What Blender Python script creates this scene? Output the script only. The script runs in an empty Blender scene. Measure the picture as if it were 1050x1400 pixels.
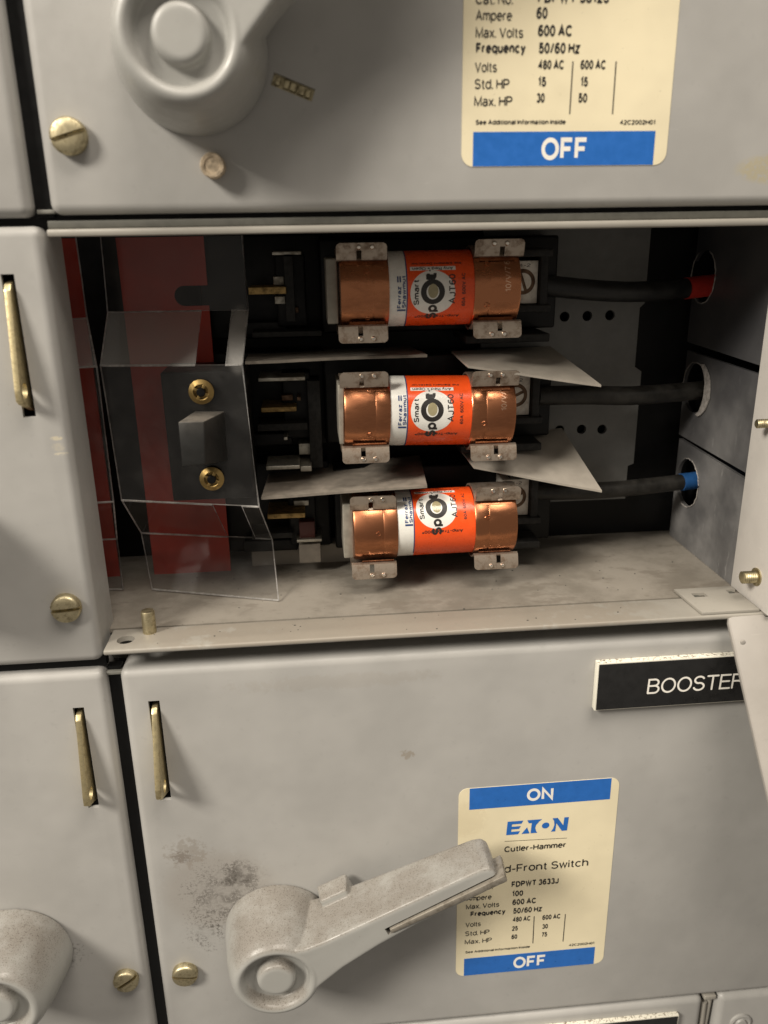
import bpy, bmesh, math, random
from mathutils import Vector, Matrix
random.seed(7)
S = bpy.context.scene
COL = S.collection
PI = math.pi

# ------------------------------------------------------------------ camera
F = 1113.26                      # focal length, pixels of the 1050 x 1400 photograph
DC = 255.0                       # camera to door faces, mm
R = ((0.9955453857313153, -0.09294424375998663, -0.015835166591141786),
     (-0.04488921234781717, -0.3195596128331585, -0.9465023045194852),
     (0.0829116612056326, 0.9429968300041028, -0.32230829191678634))
MM = 0.001
cam = bpy.data.cameras.new('camera')
camo = bpy.data.objects.new('camera', cam); COL.objects.link(camo)
cam.sensor_width = 36; cam.lens = 36 * F / 1400
cam.clip_start = 0.01; cam.clip_end = 50
camo.matrix_world = Matrix(((R[0][0], -R[1][0], -R[2][0], 0), (R[0][1], -R[1][1], -R[2][1], -DC * MM),
                            (R[0][2], -R[1][2], -R[2][2], 0), (0, 0, 0, 1)))
cam.dof.use_dof = True; cam.dof.focus_distance = 0.305; cam.dof.aperture_fstop = 11
S.camera = camo

# ------------------------------------------------------------------ light
W = bpy.data.worlds.new('World'); S.world = W; W.use_nodes = True
bg = W.node_tree.nodes['Background']; bg.inputs[0].default_value = (1, .9, .78, 1); bg.inputs[1].default_value = .20
def lamp(name, pos, aim, sx, sy, power, col):
    l = bpy.data.lights.new(name, 'AREA'); l.shape = 'RECTANGLE'; l.size = sx; l.size_y = sy; l.energy = power; l.color = col
    o = bpy.data.objects.new(name, l); COL.objects.link(o); o.location = pos
    o.rotation_euler = (Vector(aim) - Vector(pos)).to_track_quat('-Z', 'Y').to_euler()
lamp('room_lamp', (-2.05, -1.45, 1.62), (0, 0, -.1), .75, .75, 97, (1, .925, .815))
lamp('ceiling_lamp', (.4, -.85, 1.9), (.05, 0, -.12), 1.4, .6, 38, (1, .91, .80))
S.view_settings.view_transform = 'Standard'; S.view_settings.look = 'None'
S.view_settings.exposure = .22; S.view_settings.gamma = 1
S.render.engine = 'CYCLES'
S.cycles.use_denoising = True
S.cycles.max_bounces = 10; S.cycles.transparent_max_bounces = 16

# ------------------------------------------------------------------ helpers
def P(px, py, y=0.0):
    """photo pixel seen at depth y (mm behind the door faces) -> (X, Z) in mm"""
    v = ((px - 525) / F, (py - 700) / F, 1.0)
    w = [sum(R[i][k] * v[i] for i in range(3)) for k in range(3)]
    t = (DC + y) / w[1]
    return w[0] * t, w[2] * t
def P3(px, py, y=0.0):
    x, z = P(px, py, y); return (x, y, z)

class MB:
    def __init__(s): s.v = []; s.f = []; s.m = []; s.sm = []
    def add(s, vs, fs, mi=0, smooth=False):
        o = len(s.v); s.v += [tuple(v) for v in vs]
        for f in fs: s.f.append(tuple(i + o for i in f)); s.m.append(mi); s.sm.append(smooth)
        return s
    def bm(s, b, mi=0, smooth=False):
        b.verts.index_update()
        s.add([v.co[:] for v in b.verts], [[v.index for v in f.verts] for f in b.faces], mi, smooth); b.free(); return s
    def box(s, x0, x1, y0, y1, z0, z1, bev=0, seg=3, mi=0, rot=None):
        b = bmesh.new(); bmesh.ops.create_cube(b, size=1)
        for v in b.verts:
            v.co = Vector(((x0 + x1) / 2 + v.co.x * (x1 - x0), (y0 + y1) / 2 + v.co.y * (y1 - y0), (z0 + z1) / 2 + v.co.z * (z1 - z0)))
        if bev: bmesh.ops.bevel(b, geom=b.edges[:], offset=bev, segments=seg, affect='EDGES', profile=.5)
        if rot:
            c, a, ax = rot
            bmesh.ops.rotate(b, cent=c, matrix=Matrix.Rotation(a, 3, ax), verts=b.verts[:])
        return s.bm(b, mi, bool(bev))
    def hexa(s, q0, q1, bev=0, mi=0):
        """solid between two quads (4 points each, same winding)"""
        b = bmesh.new(); vs = [b.verts.new(p) for p in list(q0) + list(q1)]
        for f in ((3, 2, 1, 0), (4, 5, 6, 7), (0, 1, 5, 4), (1, 2, 6, 5), (2, 3, 7, 6), (3, 0, 4, 7)): b.faces.new([vs[i] for i in f])
        bmesh.ops.recalc_face_normals(b, faces=b.faces[:])
        if bev: bmesh.ops.bevel(b, geom=b.edges[:], offset=bev, segments=2, affect='EDGES', profile=.5)
        return s.bm(b, mi, bool(bev))
    def prism(s, pts, ext, bev=0, seg=2, mi=0):
        """planar polygon pts (3-D) extruded by vector ext"""
        b = bmesh.new(); vs = [b.verts.new(p) for p in pts]; f = b.faces.new(vs)
        r = bmesh.ops.extrude_face_region(b, geom=[f])
        bmesh.ops.translate(b, vec=ext, verts=[g for g in r['geom'] if isinstance(g, bmesh.types.BMVert)])
        bmesh.ops.recalc_face_normals(b, faces=b.faces[:])
        if bev: bmesh.ops.bevel(b, geom=b.edges[:], offset=bev, segments=seg, affect='EDGES', profile=.5)
        return s.bm(b, mi, bool(bev))
    def lathe(s, c, prof, n=48, axis='y', mi=0, smooth=True):
        """prof: (radius, along) points, turned about axis through c"""
        vs = []; fs = []
        for r, a in prof:
            for k in range(n):
                t = 2 * PI * k / n; u, w = r * math.cos(t), r * math.sin(t)
                vs.append((c[0] + u, c[1] + a, c[2] + w) if axis == 'y' else (c[0] + a, c[1] + u, c[2] + w) if axis == 'x' else (c[0] + u, c[1] + w, c[2] + a))
        m = len(prof)
        for i in range(m - 1):
            for k in range(n):
                k2 = (k + 1) % n; fs.append((i * n + k, i * n + k2, (i + 1) * n + k2, (i + 1) * n + k))
        if prof[0][0] > 1e-6: fs.append(tuple(range(n)))
        if prof[-1][0] > 1e-6: fs.append(tuple((m - 1) * n + k for k in range(n)))
        return s.add(vs, fs, mi, smooth)
    def tube(s, pts, r, n=20, mi=0, cap=True):
        pts = [Vector(p) for p in pts]; vs = []; fs = []
        rr = r if isinstance(r, (list, tuple)) else [r] * len(pts)
        up = Vector((0, 0, 1))
        for i, p in enumerate(pts):
            t = (pts[min(i + 1, len(pts) - 1)] - pts[max(i - 1, 0)]).normalized()
            a = t.cross(up)
            if a.length < .1: a = t.cross(Vector((0, 1, 0)))
            a.normalize(); b = t.cross(a)
            for k in range(n):
                q = 2 * PI * k / n; vs.append(p + (a * math.cos(q) + b * math.sin(q)) * rr[i])
        for i in range(len(pts) - 1):
            for k in range(n):
                k2 = (k + 1) % n; fs.append((i * n + k, i * n + k2, (i + 1) * n + k2, (i + 1) * n + k))
        if cap: fs += [tuple(range(n)), tuple((len(pts) - 1) * n + k for k in range(n))]
        return s.add(vs, fs, mi, True)
    def build(s, name, mats, parent=None, base=None):
        mats = mats if isinstance(mats, (list, tuple)) else [mats]
        xs = [v[0] for v in s.v]; ys = [v[1] for v in s.v]; zs = [v[2] for v in s.v]
        c = Vector(base) if base else Vector(((min(xs) + max(xs)) / 2, (min(ys) + max(ys)) / 2, (min(zs) + max(zs)) / 2))
        me = bpy.data.meshes.new(name)
        me.from_pydata([(Vector(v) - c) * MM for v in s.v], [], s.f)
        for m in mats: me.materials.append(m)
        for p, mi, sm in zip(me.polygons, s.m, s.sm): p.material_index = mi; p.use_smooth = sm
        b = bmesh.new(); b.from_mesh(me)
        bmesh.ops.remove_doubles(b, verts=b.verts[:], dist=1e-7); bmesh.ops.dissolve_degenerate(b, edges=b.edges[:], dist=1e-8)
        bmesh.ops.recalc_face_normals(b, faces=b.faces[:]); b.to_mesh(me); b.free()
        me.update()
        o = bpy.data.objects.new(name, me); COL.objects.link(o)
        o['_w'] = c[:]
        if parent is not None: o.parent = parent; o.location = (c - Vector(parent['_w'])) * MM
        else: o.location = c * MM
        if any(s.sm): autosmooth(me)
        return o
def autosmooth(me, ang=math.radians(35)):
    b = bmesh.new(); b.from_mesh(me)
    for e in b.edges:
        e.smooth = not (len(e.link_faces) == 2 and e.calc_face_angle(0) > ang)
    b.to_mesh(me); b.free()
def thing(name, loc, label, cat, group=None):
    o = bpy.data.objects.new(name, None); COL.objects.link(o); o.empty_display_size = .01
    o.location = Vector(loc) * MM; o['_w'] = tuple(loc)
    return tag(o, label, cat, group)
def tag(o, label, cat, group=None):
    o['label'] = label; o['category'] = cat; o['kind'] = 'thing'
    if group: o['group'] = group
    return o
def cut(o, mb):
    """cut the solid mb out of mesh object o"""
    c = mb.build('cutter', [], None, base=o['_w'])
    c.location = (0, 0, 0); par, loc = o.parent, o.location.copy(); o.parent = None; o.location = (0, 0, 0)
    m = o.modifiers.new('b', 'BOOLEAN'); m.operation = 'DIFFERENCE'; m.object = c; m.solver = 'EXACT'
    bpy.context.view_layer.update()
    me = bpy.data.meshes.new_from_object(o.evaluated_get(bpy.context.evaluated_depsgraph_get()))
    old = o.data; me.name = old.name; o.modifiers.clear(); o.data = me; bpy.data.meshes.remove(old)
    bpy.data.objects.remove(c); o.parent = par; o.location = loc
    autosmooth(me)
    return o
# ------------------------------------------------------------------ a plain grotesque alphabet, drawn as pen strokes (cap height 1)
def _arc(cx, cy, rx, ry, a0, a1, n=14):
    return [(cx + rx * math.cos(math.radians(a0 + (a1 - a0) * k / n)), cy + ry * math.sin(math.radians(a0 + (a1 - a0) * k / n))) for k in range(n + 1)]
XH = .74
def _glyphs():
    a = _arc; o = a(.29, XH / 2, .29, XH / 2, 90, 450, 20); g = {}
    g['A'] = (.76, [[(0, 0), (.38, 1), (.76, 0)], [(.14, .34), (.62, .34)]])
    g['B'] = (.66, [[(0, 0), (0, 1), (.36, 1)] + a(.36, .765, .25, .235, 90, -90) + [(0, .53)], [(.36, .53)] + a(.39, .265, .27, .265, 90, -90) + [(0, 0)]])
    g['C'] = (.74, [a(.40, .5, .40, .5, 42, 318, 22)])
    g['D'] = (.70, [[(0, 0), (0, 1), (.28, 1)] + a(.28, .5, .42, .5, 90, -90, 20) + [(0, 0)]])
    g['E'] = (.58, [[(.58, 1), (0, 1), (0, 0), (.6, 0)], [(0, .53), (.54, .53)]])
    g['F'] = (.55, [[(.56, 1), (0, 1), (0, 0)], [(0, .5), (.48, .5)]])
    g['H'] = (.68, [[(0, 0), (0, 1)], [(.68, 0), (.68, 1)], [(0, .53), (.68, .53)]])
    g['I'] = (.0, [[(0, 0), (0, 1)]])
    g['J'] = (.48, [[(.48, 1), (.48, .27)] + a(.24, .25, .24, .25, 0, -180)])
    g['M'] = (.80, [[(0, 0), (0, 1), (.4, .05), (.8, 1), (.8, 0)]])
    g['N'] = (.68, [[(0, 0), (0, 1), (.68, 0), (.68, 1)]])
    g['O'] = (.82, [a(.41, .5, .41, .5, 90, 450, 28)])
    g['P'] = (.64, [[(0, 0), (0, 1), (.37, 1)] + a(.37, .74, .27, .26, 90, -90) + [(0, .48)]])
    g['R'] = (.68, [[(0, 0), (0, 1), (.38, 1)] + a(.38, .755, .27, .245, 90, -90) + [(0, .51)], [(.38, .51), (.56, .42), (.63, .2), (.68, 0)]])
    g['S'] = (.64, [a(.32, .755, .29, .245, 25, 255, 16) + a(.32, .265, .32, .265, 80, -160, 16)])
    g['T'] = (.66, [[(0, 1), (.66, 1)], [(.33, 1), (.33, 0)]])
    g['V'] = (.72, [[(0, 1), (.36, 0), (.72, 1)]])
    g['W'] = (1.0, [[(0, 1), (.25, 0), (.5, 1), (.75, 0), (1, 1)]])
    g['a'] = (.54, [a(.28, .53, .24, .21, 155, 0) + [(.52, .1), (.57, 0)], a(.25, .21, .25, .21, 60, 420, 18)])
    g['c'] = (.54, [a(.29, XH / 2, .29, XH / 2, 45, 315, 18)])
    g['d'] = (.58, [o, [(.58, 1.02), (.58, 0)]])
    g['e'] = (.58, [[(.02, .40), (.58, .40)] + a(.29, XH / 2, .29, XH / 2, 6, 312, 18)])
    g['f'] = (.32, [[(.36, 1.0), (.26, 1.0)] + a(.26, .86, .13, .14, 90, 180, 6) + [(.13, 0)], [(0, .70), (.32, .70)]])
    g['h'] = (.52, [[(0, 0), (0, 1.02)], [(0, .46)] + a(.26, .46, .26, .28, 180, 0) + [(.52, 0)]])
    g['i'] = (0, [[(0, 0), (0, .72)], [(0, .88), (0, 1.03)]])
    g['l'] = (0, [[(0, 0), (0, 1.02)]])
    g['m'] = (.84, [[(0, 0), (0, .74)], [(0, .5)] + a(.21, .5, .21, .24, 180, 0, 8) + [(.42, 0)], [(.42, .5)] + a(.63, .5, .21, .24, 180, 0, 8) + [(.84, 0)]])
    g['n'] = (.52, [[(0, 0), (0, .74)], [(0, .46)] + a(.26, .46, .26, .28, 180, 0) + [(.52, 0)]])
    g['o'] = (.58, [o])
    g['p'] = (.58, [o, [(0, .74), (0, -.28)]])
    g['q'] = (.58, [o, [(.58, .74), (.58, -.28)]])
    g['r'] = (.30, [[(0, 0), (0, .74)], [(0, .44)] + a(.28, .44, .28, .28, 180, 90, 8)])
    g['s'] = (.48, [a(.24, .555, .22, .185, 25, 255, 12) + a(.24, .19, .24, .19, 80, -160, 12)])
    g['t'] = (.30, [[(.14, .95), (.14, .16)] + a(.27, .14, .13, .14, 180, 270, 6) + [(.32, 0)], [(0, .70), (.30, .70)]])
    g['u'] = (.52, [[(0, .74), (0, .27)] + a(.26, .27, .26, .27, 180, 360) + [(.52, .74)], [(.52, .3), (.52, 0)]])
    g['v'] = (.52, [[(0, .74), (.26, 0), (.52, .74)]])
    g['w'] = (.76, [[(0, .74), (.19, 0), (.38, .74), (.57, 0), (.76, .74)]])
    g['x'] = (.50, [[(0, .74), (.5, 0)], [(.5, .74), (0, 0)]])
    g['y'] = (.52, [[(0, .74), (.27, .02)], [(.52, .74), (.25, 0), (.16, -.22), (.02, -.26)]])
    g['z'] = (.48, [[(0, .74), (.48, .74), (0, 0), (.5, 0)]])
    g['0'] = (.54, [a(.27, .5, .27, .5, 90, 450, 24)])
    g['1'] = (.30, [[(.0, .80), (.14, .86), (.24, 1), (.24, 0)]])
    g['2'] = (.54, [a(.27, .73, .26, .27, 165, -20, 12) + [(.02, .06), (.02, 0), (.54, 0)]])
    g['3'] = (.54, [a(.26, .755, .24, .245, 155, -80, 14), a(.27, .265, .27, .265, 85, -160, 14)])
    g['4'] = (.58, [[(.42, 0), (.42, 1), (0, .32), (.58, .32)]])
    g['5'] = (.54, [[(.5, 1), (.09, 1), (.04, .50)] + a(.26, .32, .28, .32, 135, -155, 16)])
    g['6'] = (.54, [a(.27, .29, .27, .29, 90, 450, 20), [(.0, .30)] + a(.32, .52, .32, .48, 180, 52, 12)])
    g['7'] = (.52, [[(0, 1), (.52, 1), (.30, .5), (.18, 0)]])
    g['8'] = (.54, [a(.27, .765, .23, .235, 90, 450, 20), a(.27, .27, .27, .27, 90, 450, 20)])
    g['.'] = (.02, [[(.01, -.07), (.01, .1)]])
    g['-'] = (.3, [[(-.04, .38), (.34, .38)]])
    g['/'] = (.36, [[(0, -.03), (.36, 1.03)]])
    g['='] = (.5, [[(0, .28), (.5, .28)], [(0, .56), (.5, .56)]])
    g['\u00ae'] = (.4, [a(.2, .8, .2, .2, 90, 450, 14), [(.14, .7), (.14, .9), (.24, .88), (.15, .8), (.26, .7)]])
    return g
GL = _glyphs()
def _ribbon(pts, t, round_end):
    """one pen stroke as a mitred ribbon"""
    q = [pts[0]]
    for p in pts[1:]:
        if math.hypot(p[0] - q[-1][0], p[1] - q[-1][1]) > 1e-5: q.append(p)
    closed = len(q) > 3 and math.hypot(q[0][0] - q[-1][0], q[0][1] - q[-1][1]) < 1e-3
    if closed: q = q[:-1]
    n = len(q); vs = []; fs = []; h = t / 2
    for i in range(n):
        a = q[(i - 1) % n] if closed or i else None; b = q[(i + 1) % n] if closed or i < n - 1 else None
        d1 = Vector((q[i][0] - a[0], q[i][1] - a[1])).normalized() if a else None
        d2 = Vector((b[0] - q[i][0], b[1] - q[i][1])).normalized() if b else None
        d1 = d1 or d2; d2 = d2 or d1
        m = Vector((-(d1.y + d2.y), d1.x + d2.x))
        if m.length < 1e-4: m = Vector((-d1.y, d1.x))
        m.normalize(); c = max(.45, m.dot(Vector((-d1.y, d1.x))))
        w = m * (h / c); vs += [(q[i][0] + w.x, q[i][1] + w.y), (q[i][0] - w.x, q[i][1] - w.y)]
    for i in range(n if closed else n - 1):
        j = (i + 1) % n; fs.append((2 * i, 2 * i + 1, 2 * j + 1, 2 * j))
    if round_end and not closed:
        for e, d in ((0, (q[0][0] - q[1][0], q[0][1] - q[1][1])), (n - 1, (q[-1][0] - q[-2][0], q[-1][1] - q[-2][1]))):
            a0 = math.atan2(d[1], d[0]); o = len(vs)
            vs += [(q[e][0] + h * math.cos(a0 - PI / 2 + PI * k / 8), q[e][1] + h * math.sin(a0 - PI / 2 + PI * k / 8)) for k in range(9)]
            fs.append(tuple(range(o, o + 9)))
    return vs, fs
_tc = {}
def text(body, bold=0.0, round_end=False):
    """flat text: verts (x, y, layer) scaled to cap height 1, faces"""
    k = (body, bold, round_end)
    if k in _tc: return _tc[k]
    t = .142 + bold * 4.4; vs = []; fs = []; x = t / 2
    for ch in body:
        if ch == ' ': x += .34; continue
        w, st = GL[ch]
        for li, s_ in enumerate(st):
            # squeeze heights so that the pen's edge stays inside the cap height
            pts = [(x + px, t / 2 + py * (1 - t)) for px, py in s_]
            if ch in '.i' : pts = [(a, b) for a, b in pts]
            v, f = _ribbon(pts, t, round_end); o = len(vs)
            nv = max(1, len(v)); vs += [(a, b, li + .6 * q_ / nv) for q_, (a, b) in enumerate(v)]; fs += [tuple(i + o for i in ff) for ff in f]
        x += w + t + .085
    _tc[k] = (vs, fs); return _tc[k]
def put_text(mb, body, x, z, h, width=None, y=-.2, th=.05, bold=0.0, mi=0, align='L', slant=0.0, round_end=False):
    vs, fs = text(body, bold, round_end)
    w = max(v[0] for v in vs); sx = (width / w) if width else h
    ww = sx * w; x0 = x - (ww / 2 if align == 'C' else ww if align == 'R' else 0)
    mb.add([(x0 + a * sx + b * h * slant, y - l * .02, z + b * h) for a, b, l in vs], fs, mi)
def flat(mb, pts, y, mi=0):
    mb.add([(a, y, b) for a, b in pts], [tuple(range(len(pts)))], mi)
def rrect(x0, x1, z0, z1, r, n=6):
    out = []
    for cx, cz, a in ((x1 - r, z1 - r, 0), (x0 + r, z1 - r, 90), (x0 + r, z0 + r, 180), (x1 - r, z0 + r, 270)):
        for k in range(n + 1):
            t = math.radians(a + 90 * k / n); out.append((cx + r * math.cos(t), cz + r * math.sin(t)))
    return out

# ------------------------------------------------------------------ materials
class NT:
    def __init__(s, name):
        s.mat = bpy.data.materials.new(name); s.mat.use_nodes = True; s.t = s.mat.node_tree; s.p = s.t.nodes['Principled BSDF']
        s.pos = s.n('ShaderNodeNewGeometry').outputs['Position']
    def n(s, typ, **kw):
        nd = s.t.nodes.new(typ)
        for k, v in kw.items(): setattr(nd, k, v)
        return nd
    def l(s, a, b): s.t.links.new(a, b)
    def val(s, sock, v):
        if hasattr(v, 'is_output') or isinstance(v, bpy.types.NodeSocket): s.l(v, sock)
        else: sock.default_value = v
    def math(s, op, a, b=0.0, clamp=False):
        nd = s.n('ShaderNodeMath', operation=op, use_clamp=clamp); s.val(nd.inputs[0], a); s.val(nd.inputs[1], b); return nd.outputs[0]
    def noise(s, scale, detail=4, rough=.6, stretch=None):
        nd = s.n('ShaderNodeTexNoise'); nd.inputs['Scale'].default_value = scale; nd.inputs['Detail'].default_value = detail; nd.inputs['Roughness'].default_value = rough
        if stretch:
            mp = s.n('ShaderNodeMapping'); mp.inputs['Scale'].default_value = stretch; s.l(s.pos, mp.inputs[0]); s.l(mp.outputs[0], nd.inputs['Vector'])
        else: s.l(s.pos, nd.inputs['Vector'])
        return nd.outputs[0]
    def ramp(s, x, a, b, lo=0.0, hi=1.0):
        nd = s.n('ShaderNodeMapRange'); nd.interpolation_type = 'SMOOTHSTEP'; s.val(nd.inputs[0], x)
        nd.inputs[1].default_value = a; nd.inputs[2].default_value = b; nd.inputs[3].default_value = lo; nd.inputs[4].default_value = hi; return nd.outputs[0]
    def mix(s, f, a, b):
        nd = s.n('ShaderNodeMix', data_type='RGBA'); s.val(nd.inputs[0], f)
        for sk, v in ((nd.inputs[6], a), (nd.inputs[7], b)): s.val(sk, (*v, 1) if isinstance(v, tuple) else v)
        return nd.outputs[2]
    def bump(s, h, strength, dist):
        nd = s.n('ShaderNodeBump'); nd.inputs['Strength'].default_value = strength; nd.inputs['Distance'].default_value = dist
        s.l(h, nd.inputs['Height']); s.l(nd.outputs[0], s.p.inputs['Normal'])
    def spot(s, x, z, rx, rz, soft=1.0):
        """1 at (x, z) mm falling to 0 on an ellipse, any depth"""
        sp = s.n('ShaderNodeSeparateXYZ'); s.l(s.pos, sp.inputs[0])
        a = s.math('DIVIDE', s.math('SUBTRACT', sp.outputs[0], x * MM), rx * MM); b = s.math('DIVIDE', s.math('SUBTRACT', sp.outputs[2], z * MM), rz * MM)
        d = s.math('SQRT', s.math('ADD', s.math('MULTIPLY', a, a), s.math('MULTIPLY', b, b)))
        return s.ramp(d, 1.0, 1.0 - soft)
    def set(s, col, rough=.5, metal=0, spec=None):
        s.val(s.p.inputs['Base Color'], (*col, 1) if isinstance(col, tuple) else col); s.val(s.p.inputs['Roughness'], rough); s.p.inputs['Metallic'].default_value = metal
        if spec is not None: s.p.inputs['Specular IOR Level'].default_value = spec
        return s

def upmask(t, lo=.35, hi=.9):
    g = t.n('ShaderNodeNewGeometry'); sp = t.n('ShaderNodeSeparateXYZ'); t.l(g.outputs['Normal'], sp.inputs[0])
    return t.ramp(sp.outputs[2], lo, hi)
def paint(name, base=(.394, .386, .366), smudges=(), chips=(), dust=0.0, rough=.42, speck=.35):
    t = NT(name)
    n1 = t.noise(28, 3); n2 = t.noise(260, 5); n3 = t.noise(2600, 2)
    dk = tuple(c * .90 for c in base)
    col = t.mix(t.ramp(n1, .35, .65), base, dk)
    col = t.mix(t.math('MULTIPLY', t.ramp(n2, .58, .72), speck), col, tuple(c * .80 for c in base))
    nn = t.noise(900, 3, .7)
    col = t.mix(t.math('MULTIPLY', t.ramp(nn, .70, .74), .45), col, (.16, .13, .10))
    for (x, z, rx, rz, st, sc, thr, c) in smudges:
        m = t.math('MULTIPLY', t.spot(x, z, rx, rz), 1.0)
        q = t.ramp(t.math('ADD', t.noise(sc, 6, .72), t.math('MULTIPLY', m, .25)), thr, thr + .10)
        if sc >= 1200: q = t.math('MULTIPLY', t.ramp(t.math('ADD', t.noise(sc * .55, 6, .8), t.math('MULTIPLY', m, .2)), thr - .02, thr + .05), t.ramp(t.noise(170, 3), .38, .6, .15, 1))
        col = t.mix(t.math('MULTIPLY', t.math('MULTIPLY', q, t.ramp(m, 0, .45)), st), col, c)
    for (x, z, rx, rz, c, st) in chips:
        m = t.spot(x, z, rx, rz, .35); q = t.ramp(t.noise(700, 4, .7), .38, .50)
        col = t.mix(t.math('MULTIPLY', t.math('MULTIPLY', m, q), st), col, c)
    for st_, thr_ in (((40, 40, 900), .735), ((700, 40, 60), .74)):
        col = t.mix(t.math('MULTIPLY', t.ramp(t.noise(1, 3, .6, st_), thr_, thr_ + .02), .35), col, tuple(min(1, c * 1.35) for c in base))
    if dust:
        u = t.math('MULTIPLY', upmask(t, .0, .7), t.ramp(t.noise(70, 5, .7), .3, .62, .35, 1))
        col = t.mix(t.math('MULTIPLY', u, dust), col, (.20, .18, .155))
        col = t.mix(t.math('MULTIPLY', t.math('MULTIPLY', u, t.ramp(t.noise(1900, 4, .75), .54, .62)), dust), col, (.085, .07, .055))
    t.set(col, t.ramp(n2, .3, .7, rough - .06, rough + .1))
    t.bump(t.math('ADD', t.math('MULTIPLY', n3, .5), t.math('MULTIPLY', t.noise(45, 2), 7)), .3, .00013)
    return t.mat
def plain(name, col, rough=.5, metal=0, var=.12, sc=300, bump=0, spec=None):
    t = NT(name); n = t.noise(sc, 5)
    t.set(t.mix(t.ramp(n, .3, .7), tuple(c * (1 - var) for c in col), tuple(min(1, c * (1 + var)) for c in col)), t.ramp(n, .3, .7, max(.02, rough - .08), rough + .08), metal, spec)
    if bump: t.bump(t.noise(1500, 4), bump, .0001)
    return t.mat
def worn_metal(name, col, dirt, rough=.3, amt=.5, metal=1.0, sc=350, stretch=None):
    t = NT(name); n = t.noise(sc, 6, .7, stretch); m = t.math('MULTIPLY', t.ramp(n, .42, .68), amt)
    t.set(t.mix(m, col, dirt), t.ramp(n, .35, .7, rough, rough + .25)); t.p.inputs['Metallic'].default_value = metal
    t.bump(t.noise(2200, 4, .6, stretch), .08, .00004); return t.mat

BROWN = (.085, .065, .045); GRIME_SHADE = (.05, .042, .034)
M = {}
M['paint'] = paint('grey_enamel')
M['paint_lower'] = paint('grey_enamel_grimy', smudges=[(-54, -219, 15, 12, .32, 420, .60, (.17, .13, .09)), (-56, -221, 8, 6, .4, 900, .62, (.1, .07, .05)), (-44, -238, 30, 26, .22, 170, .42, (.20, .15, .105)), (-43, -241, 26, 28, .55, 1500, .63, GRIME_SHADE), (-35, -232, 13, 12, .6, 1200, .58, GRIME_SHADE),
    (-50, -258, 18, 20, .55, 1500, .67, GRIME_SHADE), (-61, -277, 7, 6, .4, 900, .58, GRIME_SHADE), (29.5, -182.5, 4.5, 3.5, .45, 700, .58, (.2, .15, .09)), (5, -150, 60, 5, .15, 260, .55, (.28, .24, .19))])  # real grime, but the dark spot round the screw paints its rim shadow
M['paint_upper'] = paint('grey_enamel_upper', chips=[(144, 17, 15, 5, (.42, .37, .24), .75)])
M['paint_left'] = paint('grey_enamel_left', chips=[(-79.2, -58.2, 2.2, .8, (.55, .5, .38), .9), (-79, -61, 2.4, 1.6, (.5, .46, .37), .5), (-78.4, -63.2, 2.6, .6, (.58, .53, .42), .9)])
M['paint_lowleft'] = paint('grey_enamel_low_left', smudges=[(-108, -262, 22, 16, .5, 700, .66, GRIME_SHADE)])
M['handle'] = paint('grey_cast_handle', base=(.36, .358, .335), dust=.85, rough=.38, speck=.3)
M['handle_up'] = paint('grey_cast_handle_clean', base=(.375, .372, .35), dust=.15, rough=.36, speck=.2)
M['cover'] = paint('tan_grey_cover', base=(.335, .312, .282), rough=.4)
M['jamb'] = paint('pale_jamb', base=(.60, .57, .53), rough=.4)
M['lip'] = paint('grey_lip', base=(.33, .31, .27), dust=.0, rough=.45, speck=.6, smudges=[(30, -131, 130, 3, .5, 90, .5, (.24, .2, .155))])
t = NT('dusty_floor'); n = t.noise(42, 6, .65); n2 = t.noise(500, 6, .75); n3 = t.noise(120, 4, .6, (.5, 1, 1))
c = t.mix(t.ramp(n, .36, .66), (.245, .222, .187), (.165, .147, .12)); c = t.mix(t.math('MULTIPLY', t.ramp(n3, .56, .64), .5), c, (.14, .12, .095))
c = t.mix(t.math('MULTIPLY', t.ramp(n2, .62, .72), .5), c, (.10, .08, .06)); t.set(c, .75); t.bump(n2, .3, .0002); M['floor'] = t.mat
M['frame_dark'] = plain('dark_frame_paint', (.085, .083, .07), .6)
M['post'] = plain('grey_tan_post', (.30, .28, .235), .55, .3, .15)
M['redbrown'] = plain('red_brown_insulator', (.06, .012, .009), .5)
M['tab'] = plain('grey_spacer_paint', (.22, .215, .19), .55)
M['black'] = plain('black_moulded_plastic', (.006, .006, .006), .42, spec=.22)
M['black_dusty'] = plain('black_dusty_plastic', (.018, .0175, .0165), .6, sc=500, var=.5, spec=.25)
M['steel_back'] = plain('dark_grey_back_panel', (.155, .155, .148), .6, sc=120)
t = NT('scuffed_black_fibre'); n = t.noise(38, 5, .6); n2 = t.noise(230, 6, .75, (1, 1.6, .3))
sp = t.n('ShaderNodeSeparateXYZ'); t.l(t.pos, sp.inputs[0])
dm = t.math('ADD', t.ramp(n, .3, .75, .2, .7), t.ramp(n2, .60, .68, 0, .4))
low = t.ramp(sp.outputs[2], -.03, -.12, .2, 1.3)
c = t.mix(t.math('MULTIPLY', dm, low, True), (.042, .042, .045), (.22, .215, .21)); t.set(c, t.ramp(n, .3, .7, .28, .55)); M['barrier'] = t.mat
M['copper'] = worn_metal('copper', (.48, .20, .098), (.25, .10, .05), .2, .75, sc=130, stretch=(.35, 1, 1))
M['tin'] = worn_metal('tinned_clip', (.44, .37, .30), (.15, .095, .06), .3, .8, .75, sc=300)
M['alu'] = worn_metal('aluminium_lug', (.72, .69, .62), (.40, .35, .28), .5, .5, .1)
M['solder'] = plain('bright_rivet', (.85, .8, .72), .18, 1)
M['dkmetal'] = worn_metal('dull_screw', (.14, .09, .06), (.05, .03, .02), .45, .6)
M['brass'] = worn_metal('yellow_zinc', (.70, .60, .36), (.24, .19, .10), .36, .7, sc=420)
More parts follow.
